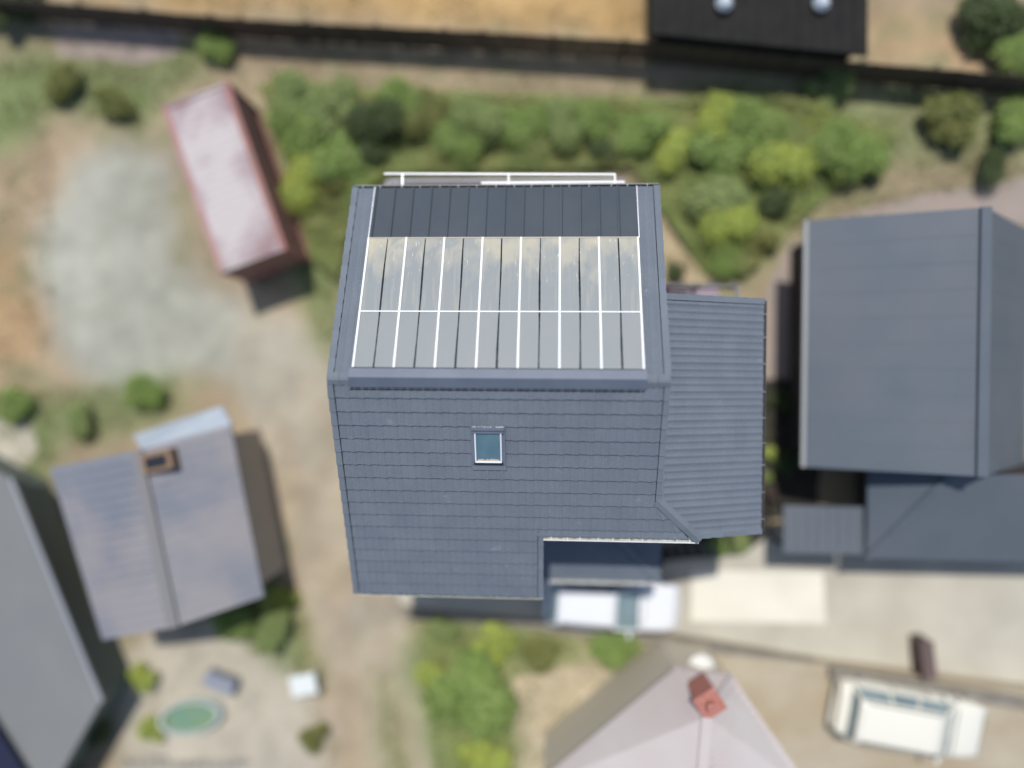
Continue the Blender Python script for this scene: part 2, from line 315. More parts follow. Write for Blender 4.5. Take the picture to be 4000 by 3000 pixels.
# ------------------------------------------------------------ THE HOUSE
H = 9.0; PITCH = 0.3990; CP, SP = math.cos(PITCH), math.sin(PITCH); W = 8.1534; S_LS, S_LN = 6.414, 5.535; MOD = 0.37
house = thing('house', 'two storey house with blue grey pressed tile roof, glazed north slope and small skylight', 'house', (4.0, -0.5, 0))
S_M = frame((0, 0, H), Vector((1, 0, 0)), Vector((0, CP, SP)), Vector((0, -SP, CP)))            # south slope: x along ridge, -y down the slope
N_M = frame((W, 0, H), Vector((-1, 0, 0)), Vector((0, -CP, SP)), Vector((0, SP, CP)))           # north slope: x runs west
WZ = 7.715; WX = 8.10                                                                            # side roof top line
Wd_M = frame((WX, -4.05, WZ), Vector((0, 1, 0)), Vector((-CP, 0, SP)), Vector((SP, 0, CP)))      # side roof falls east, x runs north

PANU = 0.185
def wave(u):
    t = (u / PANU) % 1.0
    return 0.021 * (0.5 - 0.5 * math.cos(2 * math.pi * t)) ** 2.2 + 0.004 * math.sin(2 * math.pi * u / 0.37)
FLAT = False
def panel_mesh(u0, u1, sT, sB, uL, uR):
    n = max(2, int(round((u1 - u0) / (PANU / 6)))); b = MB(); cols = [u0 + (u1 - u0) * i / n for i in range(n + 1)]
    rows = [(sT - 0.02, -0.014, 1), (sT + 0.014, -0.012, 1), (sT + 0.022, 0.012, 1), (sB - 0.001, 0.046, 1), (sB - 0.001, 0.045, 1), (sB - 0.006, -0.008, 1)]
    if FLAT: rows = [(sT - 0.02, 0.004, 1), (sT + 0.01, 0.006, 1), (sB - 0.001, 0.014, 1), (sB - 0.001, 0.013, 1), (sB - 0.003, -0.004, 1)]
    vs = []
    for s, nn, k in rows:
        for u in cols:
            uu = min(max(u, uL(s)), uR(s)); scal = 0.006 * math.sin(2 * math.pi * uu / 0.37 + 0.7) if s > sB - 0.02 else 0
            vs.append((uu - u0, -(s + scal - sT), nn + (wave(uu) if k else 0)))
    m_ = n + 1
    b.add(vs, [(r * m_ + i, (r + 1) * m_ + i, (r + 1) * m_ + i + 1, r * m_ + i + 1) for r in range(len(rows) - 1) for i in range(n)])
    return b.mesh('tile_panel')
def tile_roof(parent, M, s0, ncourse, uL, uR, pw=1.11, mod=MOD, mt=None, off=0):
    for k in range(ncourse):
        sT = s0 + k * mod; sB = sT + mod
        lo = min(uL(sT), uL(sB)); hi = max(uR(sT), uR(sB)); u = lo - (0.37 * ((k * 2) % 3)); 
        while u < hi - 0.02:
            a, b_ = max(u, lo), min(u + pw, hi)
            if b_ - a > 0.05 or (b_ >= hi):
                if hi - b_ < 0.12: b_ = hi
                me = panel_mesh(a, b_, sT, sB, uL, uR)
                Mp = M @ Matrix.Translation((a, -sT, random.uniform(0, 0.0025))) @ Matrix.Rotation(random.uniform(-.0012, .0012), 4, 'Z')
                link('tile_panel', me, parent, mt or TILE, Mp)
                if b_ == hi: break
            u += pw
def slab(parent, name, M, poly, t=0.12, top=-0.012, m=UNDER):
    b = MB(); b.prism(poly, top - t, top); return b.build(name, m, parent, M)
def verge(parent, M, u, sgn, s0, s1, wd=0.15, step=MOD, name='verge_tile'):
    """stepped capping pieces along a gable edge; sgn=+1 edge on the high-u side"""
    s = s0; b0 = None
    while s < s1 - 0.05:
        e = min(s + step, s1); L_ = e - s + 0.02
        b = MB(); sk = 0.014
        x0, x1 = (-wd * .55, wd * .45)
        vs = [(x0, 0, -.1), (x1, 0, -.1), (x1, 0, .030), (x0, 0, .034), (x0 + 0, -L_, -.1), (x1 + sk * sgn, -L_, -.1), (x1 + sk * sgn, -L_, .052), (x0, -L_, .056)]
        if sgn < 0: vs = [(x0, 0, -.1), (x1, 0, -.1), (x1, 0, .034), (x0, 0, .030), (x0 - sk, -L_, -.1), (x1, -L_, -.1), (x1, -L_, .056), (x0 - sk, -L_, .052)]
        b.add(vs, [(0, 1, 2, 3), (7, 6, 5, 4), (3, 2, 6, 7), (0, 4, 5, 1), (1, 5, 6, 2), (0, 3, 7, 4)])
        link(name, b.mesh(name), parent, TILE_CAP, M @ Matrix.Translation((u, -s, 0)))
        s = e

roof = slab(house, 'roof', S_M, [(0.02, 0), (W - .02, 0), (W - .02, -3.4), (8.10, -3.40), (9.16, -4.42), (5.2, -4.42), (5.2, -6.38), (0.02, -6.38)][::-1])
nroof = slab(house, 'north_roof', N_M, [(0.02, 0), (W - .02, 0), (W - .02, -5.50), (0.02, -5.50)][::-1])
# tiles on the south slope
EAVE_R = 4.40
s0 = 0.115
def uR_s(s):
    if s <= 3.33: return W - 0.14
    if s <= EAVE_R + .01: return 8.05 + (s - 3.33) * CP
    return 5.07
def first(k):
    return s0 + k * MOD
tile_roof(roof, S_M, s0, 1, lambda s: .14, lambda s: W - .14)
tile_roof(roof, S_M, s0 + MOD, 10, lambda s: .14, lambda s: (W - .14 if s <= 3.36 else min(9.2, 8.00 + (s - 3.36) * CP)))
tile_roof(roof, S_M, s0 + 11 * MOD, 1, lambda s: .14, lambda s: 5.07, mod=MOD)
b = panel_mesh(5.08, 9.15, s0 + 11 * MOD, EAVE_R, lambda s: 5.08, lambda s: 8.00 + (s - 3.36) * CP)
link('tile_panel', b, roof, TILE, S_M @ Matrix.Translation((5.08, -(s0 + 11 * MOD), 0)))
tile_roof(roof, S_M, s0 + 12 * MOD, 5, lambda s: .14, lambda s: 5.07)
verge(roof, S_M, 0.07, -1, s0, S_LS - .01); verge(roof, S_M, W - 0.07, 1, s0, 3.42); verge(roof, S_M, 5.13, 1, EAVE_R - .06, S_LS - .01)
FLAT = True
# tiles on the two narrow strips of the north slope (x in N frame runs from the east edge)
tile_roof(nroof, N_M, .115, 14, lambda s: .14, lambda s: 0.62)
tile_roof(nroof, N_M, .115, 14, lambda s: 7.57, lambda s: W - .14)
link('tile_panel', panel_mesh(.14, .62, .115 + 14 * MOD, 5.53, lambda s: .14, lambda s: .62), nroof, TILE, N_M @ Matrix.Translation((.14, -(.115 + 14 * MOD), 0)))
link('tile_panel', panel_mesh(7.57, W - .14, .115 + 14 * MOD, 5.53, lambda s: 7.57, lambda s: W - .14), nroof, TILE, N_M @ Matrix.Translation((7.57, -(.115 + 14 * MOD), 0)))
verge(nroof, N_M, 0.07, -1, s0, S_LN - .01, .16); verge(nroof, N_M, W - 0.07, 1, s0, S_LN - .01, .16)
# black strips stand in for shadow along verge pieces and head flashing
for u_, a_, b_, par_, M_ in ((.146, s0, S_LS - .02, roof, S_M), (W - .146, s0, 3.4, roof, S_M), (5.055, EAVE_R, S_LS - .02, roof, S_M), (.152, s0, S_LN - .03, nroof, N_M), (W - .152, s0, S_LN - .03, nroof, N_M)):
    q = MB(); q.bar((u_, -a_,   .052 if M_ is S_M else .036), (u_, -b_, .052 if M_ is S_M else .036), .015, .012); q.build('verge_shadow_strip', SEAL_SHADE, par_, M_)
# ridge caps
for a, c in ((0.0, .3), (.3, .58), (7.56, 7.86), (7.86, W)):
    q = MB(); y1 = .16; zt = .055
    vs = []
    for x in (a + .004, c - .002): vs += [(x, -y1, -y1 * math.tan(PITCH) + zt - .012), (x, -.035, zt), (x, .04, zt), (x, y1, -y1 * math.tan(PITCH) + zt), (x, y1, -y1 * math.tan(PITCH) + .01), (x, -y1, -y1 * math.tan(PITCH) + .01)]
    q.add(vs, [(5, 4, 3, 2, 1, 0), (6, 7, 8, 9, 10, 11)] + [(i, (i + 1) % 6, 6 + (i + 1) % 6, 6 + i) for i in range(6)])
    q.build('ridge_cap', TILE_CAP, roof, Matrix.Translation((0, 0, H)))
q = MB(); q.box((4.05, -.325, -.002), (7.03, .11, .035)); q.build('ridge_flashing', FLASH, roof, S_M)
q = MB(); q.box((4.05, -.254, .048), (7.03, .024, .012)); q.build('flashing_shadow_strip', SEAL_SHADE, roof, S_M)  # black strip painting the shadow line under the head flashing
q = MB(); q.box((4.05, -.385, .012), (7.0, .022, .03)); q.build('ridge_flashing', TILE_CAP, roof, S_M)

# glazed north roof: raised frame, 7 bays of two panes, two rows
glz = MB(); X0, X1 = W - 7.53, W - 0.635       # in N frame
glz.box(((X0 + X1) / 2, -2.08, .04), (X1 - X0, 3.7, .09)); GR = glz.build('glass_roof', GUTDARK, house, N_M)
bay = (X1 - X0) / 14
LIFT = 0.115
for r_, (sa, sb) in enumerate(((0.25, 1.735), (1.765, 3.87))):
    for i in range(14):
        a = X0 + i * bay + .012; pwid = bay - .024
        q = MB(); q.box((pwid / 2, (sb - sa) / 2, 0), (pwid, sb - sa, .012))
        link('pane', q.mesh('pane'), GR, PANE_TOP if r_ == 0 else PANE, N_M @ Matrix.Translation((a, -sb, LIFT + random.uniform(-.002, .002))) @ Matrix.Rotation(random.uniform(-.0025, .0025), 4, 'Y'))
# pale glazing bars every second joint, dark sealed joints between
for i in range(0, 15, 2):
    x = X0 + i * bay; ww = .052 if 0 < i < 14 else .05
    q = MB(); q.bar((x, -.24, LIFT + .022), (x, -3.89, LIFT + .022), ww, .032); q.build('glazing_bar', WHITE, GR, N_M, bevel=.004)
for i in range(1, 14, 2):
    x = X0 + i * bay; q = MB(); n = 46; vs = []; off = random.uniform(0, 9)
    for k in range(n + 1):
        s = .25 + k * (3.60 / n); wd = .010 + .006 * math.sin(s * 2.1 + off) + random.uniform(0, .004) + .007 * min(1, max(0, (3.6 - s)))
        cx = x + .006 * math.sin(s * 1.7 + off)
        vs += [(cx - wd, -s, LIFT + .009), (cx + wd, -s, LIFT + .009), (cx, -s, LIFT + .017)]
    q.add(vs, [(3 * k, 3 * k + 3, 3 * k + 5, 3 * k + 2) for k in range(n)] + [(3 * k + 2, 3 * k + 5, 3 * k + 4, 3 * k + 1) for k in range(n)])
    q.build('sealed_joint', SEAL_SHADE, GR, N_M)
q = MB(); q.bar((X0, -1.75, LIFT + .014), (X1, -1.75, LIFT + .014), .03, .018); q.build('cross_bar', WHITE, GR, N_M)
q = MB(); q.bar((X0, -3.885, LIFT + .0), (X1, -3.885, LIFT + .0), .035, .03); q.build('edge_strip', mat('weathered_strip', (.42, .38, .32), .6), GR, N_M)
# boxed head flashing over the ridge
q = MB(); ya, yb = .255, -.195; zt = H + .135
vs = []
for x in (.545, 7.60): vs += [(x, ya, H - ya * math.tan(PITCH) + .165), (x, .035, zt + .012), (x, yb - .01, H - .018), (x, yb + .02, H - .16), (x, ya, H - .18)]
q.add(vs, [(4, 3, 2, 1, 0), (5, 6, 7, 8, 9)] + [(i, (i + 1) % 5, 5 + (i + 1) % 5, 5 + i) for i in range(5)]); q.build('head_flashing', FLASH, GR)
# dark standing seam panels below the glass
for i in range(14):
    x0 = X0 + i * bay - .03; q = MB(); q.box((bay / 2, .805, 0), (bay - .004, 1.60, .02))
    link('roof_panel', q.mesh('roof_panel'), GR, DARKMETAL, N_M @ Matrix.Translation((x0, -5.505, .045 + random.uniform(0, .002))))
    q = MB(); q.box((.0, .815, 0), (.05, 1.625, .022))
    link('seam_rib', q.mesh('seam_rib'), GR, DARKMETAL, N_M @ Matrix.Translation((x0 + bay, -5.53, .068)))
    q = MB(); q.box((-.034, .80, 0), (.017, 1.60, .012)); link('seam_shadow_strip', q.mesh('seam_shadow_strip'), GR, SEAL_SHADE, N_M @ Matrix.Translation((x0 + bay, -5.53, .060)))  # black strip beside each rib stands in for its shadow
q = MB(); q.bar((X1 + .005, -3.87, .1), (X1 + .005, -5.5, .07), .022, .1); q.build('edge_flashing', WHITE, GR, N_M)
q = MB(); q.bar((X0 - .035, -3.87, .09), (X0 - .035, -5.5, .06), .02, .08); q.build('edge_flashing', WHITE, GR, N_M)

# skylight on the south slope
sk = MB(); sx0, sx1, sa, sb = 3.415, 4.265, 1.225, 2.44
q = MB(); q.box(((sx0 + sx1) / 2, -(1.215 + 2.27) / 2, .05), (sx1 - sx0, 1.055, .075)); SKY = q.build('skylight', FLASH, house, S_M, bevel=.006)
mx_ = (sx0 + sx1) / 2 + .0
q = MB(); q.box((mx_, -2.36, .045), (sx1 - sx0 + .02, .16, .035)); q.build('apron_flashing', TILE_CAP, SKY, S_M, bevel=.004)
q = MB(); q.box((mx_, -1.262, .118), (.80, .07, .06)); q.box((mx_, -1.345, .126), (.76, .045, .05)); q.build('top_cover', FLASH, SKY, S_M, bevel=.006)
q = MB()
for x in (3.525, 4.155): q.box((x, -1.765, .118), (.03, .80, .062))
q.build('side_glare_rail', WHITE, SKY, S_M, bevel=.004)  # white colour of these rails stands in for glare beside the pane
q = MB(); q.box((mx_, -2.165, .122), (.66, .032, .055)); q.build('bottom_rail', WHITE, SKY, S_M, bevel=.004)  # white here paints the glare along the pane's low edge
q = MB(); q.box((mx_, -2.215, .10), (.72, .045, .05)); q.build('bottom_cover', SEAL_SHADE, SKY, S_M)
def sky_glass():
    m = mat('skylight_glass', (0.085, 0.16, 0.205), 0.12, 0.6, col2=(0.11, 0.185, 0.225), scale=3); return m
q = MB(); q.box((mx_, -1.72, .102), (.60, .78, .012)); q.build('pane', sky_glass(), SKY, S_M)
q = MB(); n = 16
random.seed(3)
vs = [(mx_ - .27, -2.145, .1095)] + [(mx_ - .27 + .54 * k / n, -2.145 + .03 + .035 * random.random(), .1095) for k in range(n + 1)] + [(mx_ + .27, -2.145, .1095)]
q.add(vs, [tuple(range(len(vs)))[::-1]]); q.build('leaf_litter', mat('dry_litter', (.42, .36, .27), .9, col2=(.55, .5, .4), scale=30), SKY, S_M)
# bits of sealant and lichen on the upper flashing
q = MB()
for k in range(26):
    x = sx0 + .05 + random.random() * .75; q.box((x, -1.212 + random.uniform(-.012, .012), .092), (random.uniform(.01, .05), random.uniform(.006, .012), .01))
q.build('old_sealant', WHITE, SKY, S_M)

# side roof (falls east) with hip
WL = 6.25; WS = (11.0 - WX) / CP
side = slab(house, 'side_roof', Wd_M, [(1.07, -.02), (WL, -.02), (WL, -WS + .03), (.02, -WS + .03), (0.02, -1.24)][::-1])
def uLw(s): return 0.10 if s >= 1.13 else 0.98 - (s * CP) * .93 + .02
tile_roof(side, Wd_M, .03, 8, uLw, lambda s: WL - .14)
link('tile_panel', panel_mesh(.10, WL - .14, .03 + 8 * MOD, WS, lambda s: .1, lambda s: WL - .14), side, TILE, Wd_M @ Matrix.Translation((.10, -(.03 + 8 * MOD), 0)))
verge(side, Wd_M, WL - .07, 1, .03, WS - .01); verge(side, Wd_M, .05, -1, 1.16, WS - .01, .12)
a = Vector((8.06, -3.02, 7.745)); b = Vector((9.23, -4.11, 7.265))
for k in range(3):
    p0 = a.lerp(b, k / 3 - .004); p1 = a.lerp(b, (k + 1) / 3 + .004); d = (p1 - p0).normalized(); y = Vector((0, 0, 1)).cross(d).normalized()
    q = MB(); vs = []
    for p, dz in ((p0, .03), (p1, .045)):
        vs += [p - y * .13 + Vector((0, 0, dz - .028)), p + Vector((0, 0, dz + .03)), p + y * .13 + Vector((0, 0, dz - .028)), p + y * .13 + Vector((0, 0, -.08)), p - y * .13 + Vector((0, 0, -.08))]
    q.add(vs, [(4, 3, 2, 1, 0), (5, 6, 7, 8, 9)] + [(i, (i + 1) % 5, 5 + (i + 1) % 5, 5 + i) for i in range(5)]); q.build('hip_cap', TILE_CAP, side)
q = MB(); q.bar((8.20, -3.0, 7.70), (8.20, 2.1, 7.70), .05, .05); q.build('apron_flashing', FLASH, side)

# lower roof over the entry: falls south with a hip to the east
LZ = 3.72; LE = -6.20; LP = 0.36; cl, sl_ = math.cos(LP), math.sin(LP)
L_M = frame((5.0, LE, LZ), Vector((1, 0, 0)), Vector((0, cl, sl_)), Vector((0, -sl_, cl)))
LR = 8.78
low = slab(house, 'lower_roof', L_M, [(.0, .02), (3.75, .02), (1.9, 1.95), (.0, 1.95)])
def lowU(s): return 3.74 + (s - 0) * cl      # s negative upslope
FLAT = False
tile_roof(low, L_M, -6 * .34 + .0, 6, lambda s: .02, lambda s: 3.62 + s * cl, mod=.34)
FLAT = True
E_M = frame((LR, LE, LZ), Vector((0, 1, 0)), Vector((-cl, 0, sl_)), Vector((sl_, 0, cl)))
tile_roof(low, E_M, -6 * .34, 6, lambda s: .14 - s * cl, lambda s: 3.3, mod=.34)
slab(low, 'roof_deck', E_M, [(.02, .02), (3.3, .02), (3.3, 1.95), (1.95, 1.95)])
a = Vector((LR - .02, LE + .02, LZ + .03)); b = a + Vector((-1.85, 1.85, 1.85 * math.tan(LP)))
for k in range(4):
    q = MB(); q.bar(a.lerp(b, k / 4), a.lerp(b, (k + 1) / 4 + .005), .2, .05 + .004 * k); q.build('hip_cap', TILE_CAP, low)
q = MB(); q.box((2.0, .02, -.01), (.05, .05, .08))

# gutters with brackets
def gutter(a, b, m, out, wd=.11, dep=.09, nb=12, rim=GUTTER, bm=WHITE):
    a = Vector(a); b = Vector(b); out = Vector(out); q = MB()
    for off, w2, zc, hh in ((0, .012, -.045, dep), (wd, .014, -.040, dep + .012)):
        q.bar(a + out * off + Vector((0, 0, zc)), b + out * off + Vector((0, 0, zc)), w2, hh)
    q.bar(a + out * wd / 2 + Vector((0, 0, -dep)), b + out * wd / 2 + Vector((0, 0, -dep)), wd, .01)
    g_ = q.build('gutter', m, house)
    q = MB(); q.bar(a + out * (wd + .004) + Vector((0, 0, .009)), b + out * (wd + .004) + Vector((0, 0, .009)), .022, .010); q.build('gutter_rim', rim, g_)
    q = MB(); q.bar(a - out * .012 + Vector((0, 0, .002)), b - out * .012 + Vector((0, 0, .002)), .012, .010); q.build('gutter_flashing', rim, g_)
    for k in range(nb):
        p = a.lerp(b, (k + .5 + random.uniform(-.12, .12)) / nb); q = MB(); q.bar(p + Vector((0, 0, .016)), p + out * (wd + .012) + Vector((0, 0, .016)), .014, .008)
        q.box(p + out * wd * .5 + Vector((0, 0, .016)), (.02, .02, .014)); q.build('gutter_bracket', bm, g_)
    return g_
zN = H - 5.53 * SP; yN = 5.53 * CP
gutter((0.02, yN + .015, zN - .01), (W, yN + .015, zN - .01), GUTDARK, (0, 1, 0), nb=16, wd=.065, rim=mat('dull_rim', (.22, .25, .26), .4), bm=mat('bracket_zinc', (.45, .46, .46), .4))
gutter((0.15, -6.414 * CP - .012, H - 6.414 * SP - .02), (5.2, -6.414 * CP - .012, H - 6.414 * SP - .02), GUTDARK, (0, -1, 0), nb=10, wd=.05, bm=GUTTER)
gutter((5.2, -EAVE_R * CP - .012, H - EAVE_R * SP - .02), (9.2, -EAVE_R * CP - .012, H - EAVE_R * SP - .02), GUTTER, (0, -1, 0), nb=10, rim=WHITE)
gutter((11.01, -4.0, WZ - WS * SP - .02), (11.01, 2.15, WZ - WS * SP - .02), GUTDARK, (1, 0, 0), nb=9, wd=.07, rim=GUTDARK, bm=mat('dull_bracket', (.3, .3, .3), .5))
gutter((5.3, LE - .012, LZ - .02), (LR, LE - .012, LZ - .02), GUTTER, (0, -1, 0), nb=8, rim=WHITE)
gutter((LR + .01, LE, LZ - .02), (LR + .01, LE + 2.2, LZ - .02), GUTDARK, (1, 0, 0), nb=3, wd=.08, rim=GUTDARK)

# walls
def wallbox(name, x0, x1, y0, y1, z0, z1, m=WALLM):
    q = MB(); q.box(((x0 + x1) / 2, (y0 + y1) / 2, (z0 + z1) / 2), (x1 - x0, y1 - y0, z1 - z0)); return q.build(name, m, house)
q = MB(); x0, x1 = .45, 7.75
prof = [(-5.2, 0), (4.75, 0), (4.75, H - 4.75 * math.tan(PITCH) - .16), (0, H - .16), (-4.0, H - 4.0 * math.tan(PITCH) - .16), (-5.2, H - 5.2 * math.tan(PITCH) - .16)]
n = len(prof); 
q.add([(x0, y, z) for y, z in prof] + [(4.95, y, z) for y, z in prof], [tuple(range(n)), tuple(range(n, 2 * n))[::-1]] + [((i + 1) % n, i, n + i, n + (i + 1) % n) for i in range(n)])
q.build('wall', WALLM, house)
prof = [(-3.7, 0), (4.75, 0), (4.75, H - 4.75 * math.tan(PITCH) - .16), (0, H - .16), (-3.7, H - 3.7 * math.tan(PITCH) - .16)]; n = len(prof)
q = MB(); q.add([(4.96, y, z) for y, z in prof] + [(x1, y, z) for y, z in prof], [tuple(range(n)), tuple(range(n, 2 * n))[::-1]] + [((i + 1) % n, i, n + i, n + (i + 1) % n) for i in range(n)])
q.build('wall', WALLM, house)
zz = WZ - (10.6 - WX) * math.tan(PITCH) - .16
q = MB(); q.add([(7.76, -3.7, 0), (10.6, -3.7, 0), (10.6, -3.7, zz), (8.7, -3.7, 7.2), (7.76, -3.7, 7.2), (7.76, 1.9, 0), (10.6, 1.9, 0), (10.6, 1.9, zz), (8.7, 1.9, 7.2), (7.76, 1.9, 7.2)],
                [(4, 3, 2, 1, 0), (5, 6, 7, 8, 9), (0, 1, 6, 5), (1, 2, 7, 6), (2, 3, 8, 7), (3, 4, 9, 8), (4, 0, 5, 9)]); q.build('wall', WALLM, house)
wallbox('entry_wall', 5.3, 8.4, -5.85, -3.72, 0, 3.6, BRICK)
def window(cx, cy, cz, wd, ht, ax):
    f = MB(); d = .07
    if ax == 'x':
        for s in (-1, 1): f.box((cx, cy + s * wd / 2, cz), (.09, d, ht)); f.box((cx, cy, cz + s * (ht / 2 + d / 2 + .001)), (.09, wd + d, d))
        o = f.build('window', WHITE, house); p = MB(); p.box((cx, cy, cz), (.04, wd - d - .004, ht - .002)); p.build('pane', WINGLASS, o)
    else:
        for s in (-1, 1): f.box((cx + s * wd / 2, cy, cz), (d, .09, ht)); f.box((cx, cy, cz + s * (ht / 2 + d / 2 + .001)), (wd + d, .09, d))
        o = f.build('window', WHITE, house); p = MB(); p.box((cx, cy, cz), (wd - d - .004, .04, ht - .002)); p.build('pane', WINGLASS, o)
for y in (-3.6, -.6, 2.6):
    for z in (1.6, 4.9): window(.44, y, z, 1.3, 1.2, 'x')
for x in (1.7, 3.7):
    for z in (1.6, 4.6): window(x, -5.21, z, 1.2, 1.2, 'y')
for x in (1.8, 4.0, 6.2):
    window(x, 4.76, 4.6, 1.7, 1.6, 'y'); window(x, 4.76, 1.5, 1.5, 1.2, 'y')
for y in (-2.2, .4): window(10.61, y, 4.4, 1.1, 1.1, 'x')
window(6.8, -5.86, 1.5, 1.5, 1.2, 'y'); window(6.5, -3.71, 5.6, 1.4, 1.0, 'y')
# downpipes
for x, y, zt in ((.4, 5.0, 6.6), (.42, -5.6, 6.3), (10.75, -3.9, 6.3)):
    q = MB(); q.tube((x, y, 0), (x, y, zt), .045); q.build('downpipe', WHITE, house)
# slatted screen and frames seen under the side roof corner
for k in range(5):
    q = MB(); c0 = at(2600 + k * 42, 2122, 3.0); 
    for j in range(5): q.bar(c0 + Vector((j * .03, 0, 0)), c0 + Vector((.16 + j * .03, -.32, 0)), .012, .02)
    q.build('louvre_slat', mat('grey_slat', (.16, .17, .16), .7) if k == 0 else bpy.data.materials['grey_slat'], house)
wallbox('brick_pier', 8.9, 9.5, -5.35, -4.85, 0, 2.5, BRICK)

# north deck with railing, lattice and the outrigger frame at the eave
DZ = 3.35
dk = MB(); dy0, dy1 = 4.75, at(1700, 700, DZ).y; dx0, dx1 = at(1514, 705, DZ).x, at(2440, 705, DZ).x
dk.box(((dx0 + dx1) / 2, (dy0 + dy1) / 2, DZ - .14), (dx1 - dx0, dy1 - dy0, .18)); DECK = dk.build('deck', DARKWOOD, house)
y = dy0 + .07; 
while y < dy1:
    q = MB(); q.box(((dx0 + dx1) / 2, y, DZ - .03), (dx1 - dx0, .128, .03)); q.build('deck_board', LILAC, DECK); y += .14
ry = at(1800, 701, DZ + 1.0).y - .03; rx0, rx1 = at(1514, 705, DZ + 1).x, at(2400, 705, DZ + 1).x
q = MB(); q.bar((rx0, ry, DZ + 1), (rx1, ry, DZ + 1), .075, .05); q.bar((rx0, ry, DZ + 1), (rx0, ry - 1.2, DZ + 1), .075, .05); q.build('handrail', mat('pale_rail_paint', (.42, .43, .43), .5), DECK, bevel=.006)
q = MB(); q.bar((rx0, ry - .09, DZ + .9), (rx1, ry - .09, DZ + .9), .022, .04); q.build('lower_rail', DARKWOOD, DECK)
for k in range(8):
    x = rx0 + (rx1 - rx0) * k / 7; q = MB(); q.box((x, ry - .02, DZ + .42), (.06, .06, 1.1)); q.build('railing_post', DARKWOOD, DECK)
def lattice(name, a, b, z0, z1, parent, m=DARKWOOD, sp=.13):
    a = Vector(a); b = Vector(b); d = (b - a); L = d.length; d.normalize(); q = MB(); h = z1 - z0; t = -h
    while t < L:
        for s in (0, 1):
            p0 = t; p1 = t + h; za, zb = (z0, z1) if s == 0 else (z1, z0)
            u0, u1 = max(0, p0), min(L, p1)
            if u1 - u0 > .03:
                f0 = (u0 - p0) / h; f1 = (u1 - p0) / h
                q.bar(a + d * u0 + Vector((0, 0, za + (zb - za) * f0)), a + d * u1 + Vector((0, 0, za + (zb - za) * f1)), .016, .034, up=(0.0, 1, 0) if abs(d.x) > .5 else (1, 0, 0))
        t += sp
    return q.build(name, m, parent)
lattice('lattice_screen', (rx0 + .3, ry - .03, 0), (rx1, ry - .03, 0), DZ + .05, DZ + .85, DECK, sp=.11)
AZ = 6.35
p0 = at(1500, 679, AZ); p1 = at(2404, 681, AZ); yy = at(1990, 714, AZ).y
q = MB(); q.bar((p0.x, p0.y, AZ), (p1.x, p1.y, AZ), .05, .04); AW = q.build('awning_frame', WHITE, house, bevel=.006)
q = MB(); q.bar((at(1880, 718, AZ).x, yy, AZ - .01), (at(2440, 721, AZ).x, yy, AZ - .01), .05, .05); q.build('wall_rail', WHITE, AW, bevel=.006)
for u, v0 in ((1573, 695), (1987, 700), (2402, 700)):
    a = at(u, 679, AZ); b = at(u, 716, AZ); q = MB(); q.bar((a.x, a.y, AZ + .005), (b.x, b.y - .35, AZ + .005), .045, .035); q.build('cross_arm', WHITE if u > 1600 else STEEL, AW, bevel=.006)
# deck beside the side roof
D2 = 3.35; e0 = at(2600, 1110, D2 + 1); e1 = at(2885, 1112, D2 + 1)
dk = MB(); dyy = at(2700, 1112, D2).y + .05; dk.box(((8.0 + 10.5) / 2, (1.9 + dyy) / 2, D2 - .14), (2.6, dyy - 1.9, .18)); DK2 = dk.build('side_deck', DARKWOOD, house)
y = 1.95
while y < dyy:
    q = MB(); q.box((9.25, y, D2 - .03), (2.6, .128, .03)); q.build('deck_board', LILAC, DK2); y += .14
ex1 = at(2880, 1125, D2 + 1).x
q = MB(); q.bar((7.95, e0.y - .03, D2 + 1), (ex1, e0.y - .03, D2 + 1), .05, .05); q.bar((ex1, e0.y, D2 + 1), (ex1, 1.9, D2 + 1), .09, .05); q.build('handrail', mat('grey_rail_paint', (.16, .17, .17), .5), DK2, bevel=.006)
q = MB(); q.bar((7.95, e0.y - .11, D2 + .93), (ex1, e0.y - .11, D2 + .93), .05, .04); q.build('lower_rail', DARKWOOD, DK2)
lattice('lattice_screen', (8.0, e0.y - .06, 0), (9.6, e0.y - .06, 0), D2 + .1, D2 + .85, DK2)
for x in (8.1, 8.9, 9.75, ex1): 
    q = MB(); q.box((x, e0.y - .05, D2 + .45), (.11, .1, 1.05)); q.build('railing_post', DARKWOOD if x < ex1 - .01 else STEEL, DK2)
q = MB()
for k in range(7): q.tube((ex1 + .12 + .0 * k, e0.y - .1 - .16 * k, D2 - .1), (ex1 + .12, e0.y - .1 - .16 * k, D2 + .95), .012, 6)
q.build('baluster', WHITE, DK2)
random.seed(5)

# ------------------------------------------------------------ shipping container
CT = thing('shipping_container', 'rust red shipping container with faded whitish roof on the gravel yard', 'container', (0, 0, 0))
cw, cl_, ch = 2.44, 5.95, 2.59
c4 = [at(620, 400, ch), at(905, 325, ch), at(850, 1060, ch), at(1125, 990, ch)]
cc = sum(c4, Vector()) / 4; ang = math.atan2(-(c4[2].x - c4[0].x), -(c4[2].y - c4[0].y))
ang = math.atan2(c4[2].x - c4[0].x, -(c4[2].y - c4[0].y))
CT.matrix_basis = Matrix.Translation((cc.x, cc.y, 0)) @ Matrix.Rotation(ang, 4, 'Z')
RUST = mat('rusty_red_paint', (0.33, 0.15, 0.135), 0.7, col2=(0.27, 0.15, 0.13), scale=2, bump=0.2)
CROOF = mat('faded_container_roof', (0.50, 0.455, 0.45), 0.6, col2=(0.27, 0.175, 0.185), scale=0.5, detail=5, contrast=(.40, .66), bump=0.1)
CTM = CT.matrix_basis
